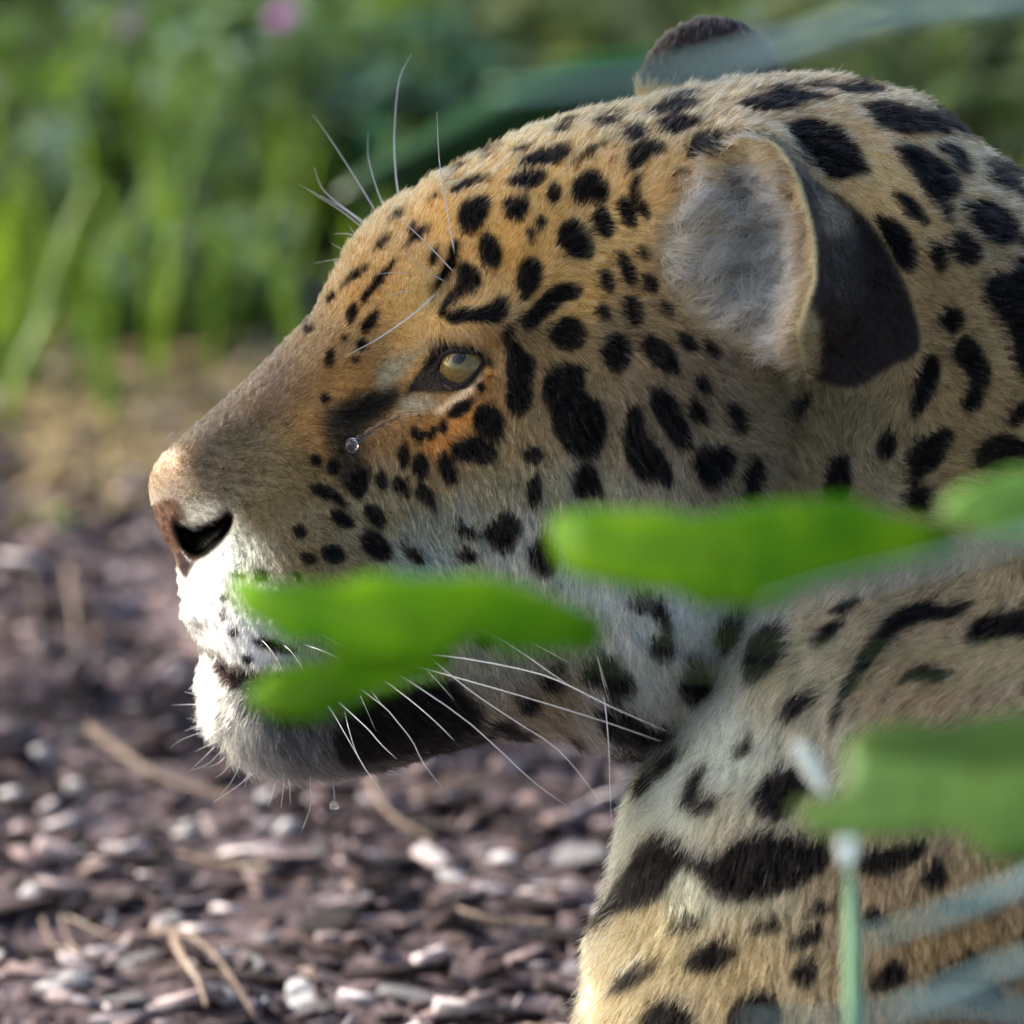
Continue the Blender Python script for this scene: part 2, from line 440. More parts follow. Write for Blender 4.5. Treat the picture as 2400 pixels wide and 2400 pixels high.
# grass and straw
def blades(name, n, xr, yr, hr, wr, lean, mats, label, flat=0.0, seed=1, dens=None):
    g = np.random.default_rng(seed)
    x = g.uniform(*xr, n); y = g.uniform(*yr, n)
    if dens is not None:
        k = g.random(n) < dens(x, y); x, y = x[k], y[k]; n = len(x)
    az = g.uniform(0, 6.28, n); h = g.uniform(*hr, n); w = g.uniform(*wr, n); le = np.abs(g.normal(lean, lean * 0.5, n))
    dx, dy = np.cos(az), np.sin(az)
    z0 = np.array([gheight(a, b) for a, b in zip(x, y)])
    V = []
    for t, ww_ in ((0, 1), (0.4, 0.9), (0.75, 0.6), (1.0, 0.08)):
        ox = dx * h * le * t ** 1.7; oy = dy * h * le * t ** 1.7; oz = h * t * (1 - flat) / np.sqrt(1 + le * le * t * t) + 0.004 * flat * g.random(n) + 0.001
        for s in (-1, 1):
            V.append(np.stack([x + ox - dy * w * ww_ * s, y + oy + dx * w * ww_ * s, z0 + oz], 1))
    V = np.stack(V, 1).reshape(-1, 3)
    f = np.array([(0, 1, 3, 2), (2, 3, 5, 4), (4, 5, 7, 6)])
    F = (f[None] + (np.arange(n) * 8)[:, None, None]).reshape(-1, 4)
    tag(link(name, mesh_np(name, V, F, mats)), label, name.replace('_', ' '), kind='stuff')
blades('grass', 5200, (-1.2, 1.0), (0.98, 1.7), (0.03, 0.11), (0.0014, 0.0030), 0.30, leaf_mat('grass_blade', (0.08, 0.17, 0.022), (0.19, 0.31, 0.055), scale=18, rough=0.5), 'bright green grass growing beyond the bare soil',
       dens=lambda x, y: np.where((x > -0.10) & (x < 0.03) & (y < 1.32), 0.35, 0.85) * np.clip((y - 0.97) / 0.08, 0.1, 1), seed=2)
blades('dry_grass', 3600, (-1.0, 1.0), (0.86, 1.10), (0.03, 0.07), (0.0008, 0.0018), 1.6, noise_mat('straw', [(0.30, 0.22, 0.10), (0.48, 0.38, 0.19)], scale=14, rough=0.8), 'dry straw coloured grass along the edge of the soil', flat=0.6, seed=3,
       dens=lambda x, y: np.clip((y - 0.85) / 0.12, 0.05, 1))
blades('meadow_grass', 15000, (-5.0, 5.0), (1.62, 7.5), (0.05, 0.17), (0.003, 0.007), 0.5, LM['mid'], 'mid green meadow grass stretching away behind the weeds', seed=4)
blades('verge_grass', 6000, (-5.0, -1.15), (0.95, 2.2), (0.04, 0.13), (0.002, 0.005), 0.5, LM['bright'], 'green verge grass beyond the small tree', seed=6)
# a small sprout standing alone on the soil
p = on_soil(120, 1245)
r = bpy.data.objects.new('sprout', None); COL.objects.link(r); r.location = (p.x, p.y, gheight(p.x, p.y))
sp_ = random.Random(4)
V, F = tube([Vector((0, 0, 0)), Vector((0.001, 0, 0.006)), Vector((0, 0.001, 0.012))], [0.001, 0.0009, 0.0006], 6)
link('stem', mesh_py('stem', V, F, stemm), r)
for k in range(6):
    V, F = scatter_leaves([(Vector((0, 0, 0.005 + 0.0014 * k)), k * 1.9, 0.5, 0, 0.012, 0.004, 0.3)], 5)
    link('leaf', mesh_py('leaf', V, F, LM['bright']), r)
tag(r, 'tiny green sprout standing alone on the bare soil', 'sprout')
# two flowers above the weeds
petm = {'pink': noise_mat('petal_pink', [(0.42, 0.14, 0.46), (0.60, 0.25, 0.62)], scale=60, rough=0.6), 'mauve': noise_mat('petal_mauve', [(0.20, 0.13, 0.24), (0.30, 0.21, 0.33)], scale=60, rough=0.6)}
def flower(px, py, w, kind, r, label):
    c = at(px, py, w)
    o = bpy.data.objects.new('flower', None); COL.objects.link(o)
    x, y = c.x + 0.01, c.y + 0.015
    gz_ = gheight(x, y); o.location = (x, y, gz_)
    top = c - Vector((x, y, gz_))
    V, F = tube(spline([Vector((0, 0, 0)), Vector((top.x * .2, top.y * .3, top.z * .5)), top], 8), [0.0014] * 8, 6)
    link('stem', mesh_py('stem', V, F, stemm), o)
    V, F = sphere_v(top, r * 0.45)
    link('flower_head', mesh_py('flower_head', V, F, petm[kind]), o)
    for ring, n, pit in ((0, 14, 0.1), (1, 12, 0.7), (2, 8, 1.2)):
        for k in range(n):
            V, F = scatter_leaves([(top, k * 6.28 / n + ring * .3, pit, 0, r, r * .17, 0.15)], 3)
            link('petal', mesh_py('petal', V, F, petm[kind]), o)
    tag(o, label, 'flower')
def sphere_v(c, r, nu=12, nv=8):
    V = []; F = []
    for j in range(nv + 1):
        for i in range(nu):
            ph = math.pi * j / nv; th = 2 * math.pi * i / nu
            V.append(Vector((math.sin(ph) * math.cos(th), math.sin(ph) * math.sin(th), math.cos(ph))) * r + c)
    for j in range(nv):
        for i in range(nu): F.append((j * nu + i, (j + 1) * nu + i, (j + 1) * nu + (i + 1) % nu, j * nu + (i + 1) % nu))
    return V, F
flower(662, 45, -1.20, 'pink', 0.0085, 'bright pink flower rising above the green weeds')
flower(302, 62, -1.25, 'mauve', 0.0075, 'dull mauve flower rising above the green weeds')

# ------------------------------------------------------------------ the jaguar: survey of coat and form (units: 6 per mm)
TILE = {'A': (300, 900), 'B': (700, 300), 'C': (800, 800), 'D': (1200, 100), 'E': (1400, 0), 'F': (1800, 100), 'G': (1800, 600),
        'H': (1300, 700), 'I': (1200, 1200), 'J': (1800, 1200), 'K': (1300, 1800), 'L': (1800, 1800), 'M': (300, 1300), 'N': (800, 1300)}
F6 = 600.0 / 1932.0
def tp(t, s, f=F6):
    a = np.array([float(x) for x in s.replace(',', ' ').split()]).reshape(-1, 2)
    return a * f + np.array(TILE[t])
def tq(s):
    a = np.array([float(x) for x in s.replace(',', ' ').split()]).reshape(-1, 2)
    return a * (800.0 / 1932.0) + np.array((1450, 250))
SPOTS = '''
B 1210,620 1250,560 1330,520 1430,510 1450,580 1390,690 1350,760 1280,770 1215,740
B 1540,570 1600,515 1730,520 1735,600 1680,680 1610,660
B 1580,380 1650,330 1780,300 1880,320 1840,400 1730,460 1640,420
B 1380,820 1440,790 1500,850 1530,950 1510,1050 1450,1050 1390,990 1365,910
B 1670,1050 1720,985 1790,990 1840,1060 1830,1160 1770,1240 1720,1310 1680,1220 1660,1130
B 1180,1030 1240,1010 1330,1050 1375,1130 1370,1210 1280,1220 1200,1260 1150,1330 1110,1420 1060,1430 1060,1380 1090,1300 1150,1220 1200,1180
B 1110,1400 1150,1380 1260,1350 1380,1370 1450,1300 1530,1260 1580,1310 1580,1400 1520,1480 1420,1480 1300,1460 1180,1490 1120,1460
B 1930,1200 1850,1280 1760,1360 1700,1460 1700,1520 1750,1545 1830,1480 1900,1400 1990,1330 2080,1310 2140,1250 2100,1190 2030,1170
B 1130,890 1190,840 1215,900 1190,960 1180,1010 1120,1100 1080,1160 1030,1200 1010,1220 1050,1120 1110,1040 1125,960
B 800,880 850,810 920,750 980,710 1000,740 930,800 860,850 820,890
B 555,900 600,850 650,790 690,775 690,810 620,870 570,915
B 840,740 860,700 890,720 860,760
B 300,1180 360,1110 440,1050 510,1010 540,1020 480,1080 390,1130 330,1190
B 480,1230 560,1150 620,1080 690,1000 740,970 740,1010 680,1080 620,1160 550,1240 500,1330 475,1300
B 370,1370 410,1310 440,1350 400,1460 370,1440
B 470,1480 520,1440 560,1400 590,1340 600,1400 550,1500 500,1530
B 200,1290 240,1220 270,1250 230,1290
B 20,1480 60,1465 100,1500 60,1525
B 450,1620 480,1580 510,1610 480,1680 455,1660
B 1730,770 1775,770 1775,830 1740,830
B 1090,330 1180,290 1230,285 1200,320 1100,345
B 1150,450 1230,390 1330,350 1450,330 1440,370 1340,400 1240,450 1160,475
B 1650,260 1700,200 1820,150 1990,110 2050,150 1980,200 1850,240 1760,270
B 1600,165 1680,120 1800,85 1780,110 1680,150
B 1260,220 1350,180 1500,130 1540,140 1420,190 1290,230
B 1540,1600 1600,1500 1635,1490 1620,1570 1570,1640
B 215,1680 245,1660 260,1700 230,1710
B 200,1750 240,1720 260,1760 220,1790
B 330,1580 360,1570 350,1600
B 400,1740 450,1735 440,1770
B 940,550 1040,480 1100,450 1020,520
B 690,640 760,600 800,610 720,670
B 990,960 1030,900 1060,880 1040,960 1010,1030
C 1250,90 1290,30 1350,30 1380,100 1470,150 1460,260 1420,330 1450,430 1400,530 1330,575 1270,540 1240,430 1280,330 1255,200
C 1520,380 1550,270 1640,210 1800,190 1870,240 1820,340 1850,430 1932,480 1990,560 1990,720 1950,850 1900,900 1800,880 1700,830 1640,750 1610,640 1590,530 1530,450
C 1010,560 1050,490 1130,490 1190,540 1230,620 1225,720 1180,780 1100,740 1030,690 1005,620
C 850,800 900,770 960,780 1010,730 1080,770 1160,830 1170,870 1110,940 1050,930 960,900 880,910 850,880
C 750,900 790,850 830,900 850,980 880,1050 850,1090 790,1060 750,980
C 545,920 600,850 640,890 650,970 630,1040 580,1040 550,980
C 440,870 470,770 500,790 505,860 495,940 450,970
C 270,1060 300,970 325,1030 340,1120 300,1120
C 390,1060 430,1040 480,1060 520,1170 480,1180 400,1120
C 570,1120 600,1080 650,1130 700,1190 715,1280 680,1290 620,1220 560,1170
C 530,700 550,650 580,680 560,730
C 570,730 620,690 640,700 600,780
C 660,720 700,650 725,660 690,740
C 750,670 770,600 795,630 780,700
C 810,560 850,500 930,460 980,440 985,480 920,550 850,580
C 1370,870 1440,820 1500,850 1510,890 1460,930 1410,920
C 1410,1150 1440,1040 1500,1040 1505,1150 1480,1260 1440,1280 1415,1230
C 1090,1420 1180,1390 1220,1330 1300,1350 1350,1390 1330,1500 1280,1600 1220,1620 1130,1550 1090,1490
C 850,1410 930,1420 1020,1440 1050,1480 1000,1510 900,1470
C 890,1630 950,1585 1020,1620 1000,1670 930,1670
C 160,1500 200,1430 260,1440 340,1520 390,1590 360,1650 280,1650 180,1580
C 180,1260 220,1240 300,1290 330,1350 310,1420 240,1380 190,1320
C 480,1540 540,1570 620,1640 640,1690 560,1680 500,1600
C 1420,1650 1470,1530 1540,1500 1640,1600 1620,1700 1560,1780 1480,1770 1430,1700
C 1030,340 1060,320 1080,350 1050,385
A 1380,570 1420,530 1460,600 1420,620
A 1510,600 1570,570 1600,640 1560,690 1510,660
A 1650,720 1720,680 1800,640 1820,700 1780,840 1730,880 1680,800
A 1390,780 1440,760 1520,790 1600,840 1650,900 1610,940 1540,880 1450,850 1400,830
A 1550,970 1620,970 1710,1040 1680,1090 1590,1060 1540,1010
A 1260,1090 1310,1080 1350,1130 1310,1160 1270,1140
A 1480,1260 1530,1220 1600,1250 1650,1300 1600,1350 1520,1340 1480,1300
A 1310,1290 1380,1290 1430,1330 1370,1350 1320,1320
A 940,1440 1000,1410 1060,1440 1040,1480 970,1480
A 790,1440 880,1440 870,1470 800,1465
A 1470,80 1510,80 1500,140 1470,130
A 1260,1440 1300,1450 1290,1480
D 460,1090 500,1010 580,970 640,960 680,1030 720,1080 715,1180 680,1220 640,1180 600,1160 560,1190 480,1160
D 620,1350 640,1250 700,1250 740,1330 770,1400 740,1480 690,1470 640,1410
D 350,1430 400,1350 480,1340 540,1390 590,1480 620,1560 590,1640 510,1640 430,1590 360,1510
D 280,1130 300,1070 340,1060 365,1140 340,1210 290,1200
D 180,1350 220,1310 255,1360 220,1390
D 115,1420 160,1410 165,1470 130,1470
D 850,660 900,610 980,610 1035,650 1010,700 930,720 860,690
D 875,860 920,780 1000,740 1090,730 1150,760 1170,810 1100,830 1020,860 960,940 910,970 870,910
D 900,1060 940,1000 1000,980 980,1050 960,1150 1010,1200 1050,1310 1010,1350 960,1280 900,1180
D 805,1200 850,1165 890,1230 930,1320 930,1400 880,1390 830,1310
D 800,1580 850,1590 900,1680 940,1760 930,1850 870,1830 830,1720
D 960,1540 1010,1560 1040,1640 1000,1640
D 680,1720 720,1720 770,1830 740,1910 690,1830
D 1010,1750 1070,1780 1100,1880 1050,1900 1010,1820
D 1080,560 1150,560 1280,540 1430,540 1420,590 1330,640 1220,670 1130,630
D 1030,490 1100,440 1230,400 1350,390 1420,430 1400,470 1280,500 1150,530
D 1330,760 1400,690 1500,655 1650,650 1640,690 1560,720 1500,780 1460,850 1380,860
D 430,900 520,830 600,780 700,740 750,720 740,750 650,800 550,850 500,900
D 40,900 120,840 250,780 420,740 440,790 440,830 330,900 200,880 100,920
D 300,640 380,600 470,590 450,620 350,650
D 590,570 700,540 850,540 820,590 720,590 600,590
D 0,800 60,770 130,770 50,810
D 1200,970 1300,965 1350,1000 1290,990
E 1080,760 1180,700 1300,680 1500,660 1700,680 1830,720 1780,740 1640,750 1500,790 1280,850 1180,810
E 1160,880 1220,890 1230,920 1190,930
E 1130,650 1250,630 1400,620 1650,590 1750,620 1600,640 1400,650 1200,670
F 150,670 200,600 340,570 480,600 600,690 680,800 720,900 780,990 650,1010 530,1040 440,1020 330,950 230,880 130,770
F 760,440 850,420 1000,430 1200,500 1350,580 1420,660 1400,720 1300,680 1150,670 1000,680 900,640 820,560
F 950,330 1050,330 1200,370 1350,470 1450,600 1560,740 1500,740 1400,620 1300,530 1150,430
F 350,320 450,300 600,290 760,300 850,350 800,380 650,360 500,330
F 1000,800 1080,770 1200,800 1300,890 1400,950 1450,1060 1450,1150 1380,1170 1400,1300 1390,1380 1340,1360 1300,1250 1210,1130 1130,1030 1050,920
F 1320,780 1400,760 1500,810 1560,900 1550,1000 1480,1000 1440,920 1360,830
F 1640,850 1740,850 1850,930 1932,1030 2000,1120 1932,1140 1850,1100 1760,1040 1740,970
F 950,1170 1000,1140 1080,1180 1160,1270 1210,1350 1180,1400 1120,1370 1040,1260
F 820,1370 880,1330 980,1370 1060,1460 1100,1590 1110,1700 1050,1750 980,1700 920,1590 870,1480
F 1240,1570 1270,1520 1310,1560 1330,1640 1310,1740 1270,1750 1240,1660
F 1390,1500 1450,1420 1530,1460 1600,1560 1600,1640 1500,1700 1400,1660
F 1530,1240 1600,1200 1720,1210 1840,1290 1910,1400 1910,1490 1800,1530 1700,1520 1600,1430 1540,1330
G 1620,260 1660,180 1780,170 1932,110 2100,100 2100,900 1932,970 1850,850 1830,700 1800,550 1740,480 1660,370
G 1300,500 1350,420 1420,410 1460,470 1430,550 1380,610 1320,560
G 1390,720 1430,640 1490,600 1560,680 1620,800 1650,920 1600,1010 1590,1150 1500,1200 1440,1160 1460,1050 1520,960 1480,880 1400,830
G 1160,800 1230,750 1280,830 1260,960 1200,1090 1110,1240 1050,1210 1060,1090 1130,980
G 810,1430 870,1370 930,1370 940,1460 890,1540 840,1530
G 440,1680 480,1580 540,1510 620,1530 590,1620 610,1730 560,1850 480,1880 430,1840
G 1090,1440 1200,1390 1290,1310 1390,1350 1340,1470 1260,1580 1170,1640 1120,1720 1070,1800 1060,1650
G 1050,1800 1150,1740 1240,1780 1240,1880 1150,1932 1040,1900
G 1540,1560 1600,1420 1720,1350 1850,1390 1932,1440 2100,1450 2100,1700 1900,1600 1600,1620
G 180,1230 230,1130 310,1030 340,1060 270,1160 200,1270
H 0,230 60,160 150,150 220,210 230,300 190,370 100,395 20,370 -30,300
H 380,370 430,290 500,280 560,330 575,430 540,520 480,570 400,520 375,440
H 670,330 720,290 800,320 860,370 910,450 935,560 900,580 800,540 740,480 680,430
H 710,790 750,700 830,710 900,770 940,870 990,960 1040,1080 1020,1150 950,1160 870,1090 830,1000 780,920 720,850
H 540,900 580,830 640,830 670,900 680,1040 730,1110 810,1200 870,1290 890,1400 830,1440 780,1380 700,1420 620,1340 550,1250 520,1130 545,1000
H 1050,1240 1120,1160 1200,1180 1290,1110 1360,1200 1350,1310 1260,1380 1200,1450 1120,1420 1070,1330
H 1010,890 1040,780 1090,800 1150,900 1160,960 1110,960 1040,920
H 1080,660 1110,600 1160,640 1170,720 1120,750
H 1310,840 1380,820 1440,890 1455,980 1410,1040 1360,950
H 1460,1350 1490,1260 1530,1210 1590,1260 1570,1400 1530,1540 1460,1570 1445,1450
H 530,0 620,0 650,90 650,180 610,210 560,140
H 330,70 370,40 400,90 420,160 390,170
H 800,30 850,30 900,120 880,170
H 950,280 1000,280 1080,380 1040,410 960,360
H 1140,360 1200,370 1250,430 1200,460 1150,420
H 230,1250 310,1290 350,1450 370,1520 300,1500 140,1500 150,1400 200,1300
I 520,1250 600,1170 720,1150 830,1210 940,1290 930,1370 850,1430 800,1500 720,1420 690,1340 600,1350
I 670,1600 720,1530 850,1510 950,1560 1000,1640 1100,1640 1200,1720 1150,1780 1000,1800 880,1800 770,1770 700,1690
I 860,720 940,670 1060,700 1150,760 1180,900 1220,1000 1230,1100 1180,1160 1090,1130 1010,1060 1050,1000 1120,900 1040,800 920,780
I 1240,1320 1310,1230 1400,1190 1490,1240 1490,1330 1440,1430 1380,1480 1290,1440
I 1520,960 1600,880 1760,830 1700,930 1650,1030 1600,1080 1550,1030
I 1710,1200 1760,1020 1830,900 1932,850 2000,900 1980,1050 1932,1200 1830,1290 1750,1290
I 230,1330 330,1260 400,1300 390,1360 280,1370
I 40,1500 130,1420 230,1450 240,1500 150,1550
I 270,1190 390,1130 400,1190 330,1210
I 350,1640 450,1690 540,1760 550,1800 460,1740 380,1700
I 1000,1990 1060,1900 1180,1840 1340,1800 1250,1880 1150,1932 1040,2010
I 1650,1820 1700,1760 1800,1750 1740,1820 1660,1860
J 390,1650 440,1540 520,1340 510,1290 620,1150 680,1040 780,900 880,770 1000,720 1150,660 1260,730 1420,670 1450,730 1400,790 1290,820 1150,830 1020,870 900,940 850,1040 760,1140 680,1230 620,1340 540,1390 540,1500 460,1620
J 1440,960 1480,840 1560,800 1750,770 1900,720 2000,730 2000,900 1850,950 1760,920 1650,940 1550,990 1460,990
J 920,1300 1000,1210 1100,1160 1290,1200 1250,1280 1180,1270 1090,1240 980,1300
J 30,1580 100,1460 200,1370 300,1400 240,1480 140,1590
J 280,980 340,890 450,830 540,840 440,940 330,1030
J 400,750 540,690 680,650 640,690 500,770
J 1900,450 1960,400 1960,520 1890,490
J 1880,1320 1932,1200 2000,1200 2000,1400 1890,1380
K 980,90 1040,40 1130,20 1090,100 1050,200 1080,250 1220,230 1180,310 1060,360 990,310 910,280 960,200
K 1480,180 1560,70 1700,20 1800,30 1870,120 1830,220 1750,350 1620,380 1520,350 1480,280
K 570,680 640,600 720,530 800,560 900,640 900,740 870,860 770,990 640,1070 500,1100 420,1130 340,1180 420,1040 470,900 520,800
K 910,640 1020,630 1130,720 1250,640 1350,560 1500,500 1700,520 1850,530 2050,560 2050,700 1932,800 1800,880 1600,950 1400,990 1250,1010 1130,930 1090,800 980,770 900,800
K 810,1240 900,1180 1020,1160 1110,1150 1090,1200 960,1230 850,1260
K 1420,1220 1480,1170 1600,1150 1700,1170 1660,1210 1520,1230
K 940,1480 1030,1400 1120,1340 1250,1320 1360,1350 1330,1420 1230,1490 1120,1530 1000,1520
K 360,1740 440,1630 520,1550 640,1500 740,1520 710,1580 600,1640 480,1700 390,1760
K 600,1932 680,1830 760,1780 900,1780 1000,1850 990,2050 590,2050
K 1270,1860 1330,1780 1430,1710 1560,1700 1650,1760 1690,1830 1600,2000 1280,2000
K 690,120 740,20 850,0 870,20 780,90 700,160
L 80,1350 180,1260 330,1180 390,1220 330,1290 200,1350
L 120,1560 180,1480 280,1450 340,1500 310,1600 220,1620
L 640,650 780,620 900,590 1050,540 1140,560 1130,620 1000,700 880,760 760,790 660,740
L 1090,830 1140,760 1230,690 1310,760 1280,850 1170,890
L 220,1090 300,1040 460,1000 460,1040 350,1080 250,1110
L 680,1100 750,1060 850,1080 820,1140 720,1170
L 740,1560 840,1460 950,1450 1010,1520 960,1590 860,1640 750,1640
L 1150,1590 1280,1510 1420,1420 1540,1400 1590,1460 1500,1550 1650,1570 1740,1680 1650,1760 1500,1750 1350,1680 1180,1680
L 1860,1260 1930,1180 2000,1200 2000,1340 1900,1340
L 1210,1010 1400,980 1600,960 1700,1000 1500,1040 1250,1040
M 930,650 1000,640 1150,690 1300,720 1250,760 1100,730 980,700
M 690,330 720,320 740,350 700,350
M 780,570 820,590 800,640 770,610
M 690,440 720,460 710,520 700,500
M 860,790 920,790 940,830 880,830
N 1140,1320 1250,1270 1340,1290 1330,1370 1240,1400 1150,1380
N 1020,640 1110,620 1130,680 1060,700
'''
FAINT = '''
C 1250,1100 1330,1040 1370,1060 1320,1130 1270,1140
C 1030,1240 1060,1260 1050,1290 1020,1270
C 1090,270 1130,260 1130,300 1100,310
D 720,850 790,840 800,900 750,910
H 1340,480 1390,480 1400,530 1360,550
H 1540,880 1620,890 1600,930 1560,930
A 1000,640 1060,640 1040,680 1000,670
A 880,730 930,720 920,760 880,760
A 850,880 920,900 920,940 870,930
A 1180,270 1260,290 1230,330 1180,320
J 1500,1400 1580,1330 1600,1360 1530,1440
J 140,1100 240,1080 250,1140 160,1160
L 1650,1360 1720,1370 1750,1420 1690,1430
E 500,1380 700,1350 700,1420 550,1440
'''
# coat ground colours as (x, y, r, g, b) in display values; the lower chin's grey-blue holds its shade
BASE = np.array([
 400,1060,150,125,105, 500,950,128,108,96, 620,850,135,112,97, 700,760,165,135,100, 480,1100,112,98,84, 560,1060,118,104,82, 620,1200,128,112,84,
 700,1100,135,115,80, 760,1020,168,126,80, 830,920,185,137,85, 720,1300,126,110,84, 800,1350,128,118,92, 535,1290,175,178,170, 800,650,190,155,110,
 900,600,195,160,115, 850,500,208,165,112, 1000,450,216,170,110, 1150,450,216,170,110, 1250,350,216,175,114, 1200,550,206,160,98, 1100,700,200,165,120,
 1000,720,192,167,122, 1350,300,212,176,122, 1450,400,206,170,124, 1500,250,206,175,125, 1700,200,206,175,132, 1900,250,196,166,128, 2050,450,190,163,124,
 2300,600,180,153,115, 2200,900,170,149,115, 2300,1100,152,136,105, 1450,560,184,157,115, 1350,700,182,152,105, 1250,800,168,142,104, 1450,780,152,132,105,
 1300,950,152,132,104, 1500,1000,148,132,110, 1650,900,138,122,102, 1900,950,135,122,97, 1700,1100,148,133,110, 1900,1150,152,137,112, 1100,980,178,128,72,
 1030,1040,182,128,72, 1000,1140,152,132,98, 1150,1050,162,142,104, 1150,1150,148,142,120, 1000,1250,145,150,142, 1100,1250,155,160,152, 1000,1330,138,152,155,
 1200,1300,160,165,162, 900,1200,152,142,115, 1350,1200,152,152,135, 1400,1350,155,165,162, 1500,1450,160,165,168, 1600,1500,170,177,180, 1500,1650,158,172,178,
 1300,1650,125,115,98, 1250,1550,132,132,128, 1700,1450,170,175,168, 1900,1400,168,152,130, 2200,1400,152,137,115, 2100,1600,152,132,110, 1800,1600,164,154,132,
 1650,1750,170,180,172, 1550,1850,185,200,196, 1550,2000,180,190,178, 1700,1950,164,158,142, 1650,2080,186,190,172, 1500,2200,195,174,130, 1420,2300,204,182,135,
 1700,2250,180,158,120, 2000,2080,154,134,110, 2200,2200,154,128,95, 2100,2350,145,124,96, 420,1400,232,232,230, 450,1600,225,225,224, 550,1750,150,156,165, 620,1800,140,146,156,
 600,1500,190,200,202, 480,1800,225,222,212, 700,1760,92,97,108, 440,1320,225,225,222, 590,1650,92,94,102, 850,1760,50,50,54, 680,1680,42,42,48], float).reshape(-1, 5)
# fur lie (x, y, dx, dy down)
FLOW = np.array([
 400,1050,.7,-.6, 450,1150,.9,.1, 600,900,.8,-.6, 750,700,.7,-.7, 900,550,.5,-.85, 1000,450,.4,-.9, 1100,600,.3,-.95, 1250,550,.3,-.95, 1250,330,.4,-.9,
 1400,400,.5,-.85, 1400,280,.6,-.8, 1600,230,.6,-.8, 1800,230,.9,-.3, 2000,250,.9,.4, 2100,400,.7,.7, 2300,600,.85,.5, 2250,800,.95,.2, 2200,1100,.9,.05,
 1350,650,.6,.1, 1450,550,.9,.25, 1450,750,.9,.2, 1150,700,.3,-.9, 1030,780,-.1,.95, 1060,790,.1,1, 1100,795,.25,.95, 1140,805,.35,.9, 1060,740,.3,-.6, 1000,700,.3,-.9, 950,820,.8,-.4, 850,900,.8,-.3, 1000,1000,.6,.5, 900,1100,.4,.9,
 1000,1150,.35,.95, 1100,1150,.4,.9, 1200,1050,.4,.9, 1300,1000,.5,.8, 1400,950,.5,.85, 1250,1250,.2,.98, 1350,1300,.15,.98, 1500,1000,.4,.9, 1600,1100,.3,.95,
 1750,1000,.85,.4, 1900,1100,.6,.6, 2050,950,-.3,.95, 600,1150,.7,.3, 700,1300,.5,.6, 850,1300,.7,.6, 550,1350,.2,1, 450,1400,.0,1, 420,1450,-.3,1, 500,1480,.3,.95,
 1000,1350,.7,.65, 460,1650,-.9,.3, 470,1750,-.6,.7, 550,1780,.1,1, 700,1750,.35,.9, 900,1700,.6,.7, 1100,1700,.5,.8, 1300,1650,.5,.8, 1450,1600,.35,.9, 1600,1550,.25,.95,
 1700,1500,-.1,1, 1900,1500,-.75,.5, 2200,1500,-.8,.4, 2300,1650,-.6,.8, 1700,1800,-.45,.9, 1550,1850,-.5,.85, 1600,2050,.0,1, 1500,2250,-.3,.95, 1800,2150,.1,1,
 2100,2100,.15,1, 2200,2300,.3,.9, 1400,2300,-.6,.8, 3000,1200,.95,.2, 4000,1500,.95,.3, 3000,2200,.6,.8], float).reshape(-1, 4)
# fur length in mm
FLEN = np.array([
 380,1130,1.0, 420,1050,1.6, 500,950,2.2, 620,850,2.8, 700,760,3.5, 800,650,4.5, 950,500,5.5, 1150,400,6, 1400,280,6.5, 1700,200,7, 2000,280,8, 2300,600,9, 1200,600,5.5,
 1060,790,7.5, 1120,800,7.5, 950,850,2.5, 1080,930,2.5, 1000,1050,4.5, 1200,1000,7, 1300,900,6.5, 1450,600,9, 1450,850,8, 1500,1050,9, 1700,1000,8, 1950,1000,8, 1000,1200,7, 1150,1250,9, 1300,1300,11,
 1500,1450,13, 1650,1550,14, 1450,1650,13, 1250,1650,9, 600,1150,2.6, 700,1250,3.2, 800,1150,4, 850,1350,5, 540,1350,3, 450,1350,2.6, 430,1450,3.2, 520,1500,4, 480,1600,8,
 470,1720,11, 600,1760,12, 800,1720,7, 1000,1680,6, 2100,1400,10, 1800,1600,12, 1650,1850,13, 1550,2000,12, 1500,2250,12, 1900,2200,10, 2300,2000,9, 3500,1500,11], float).reshape(-1, 3)

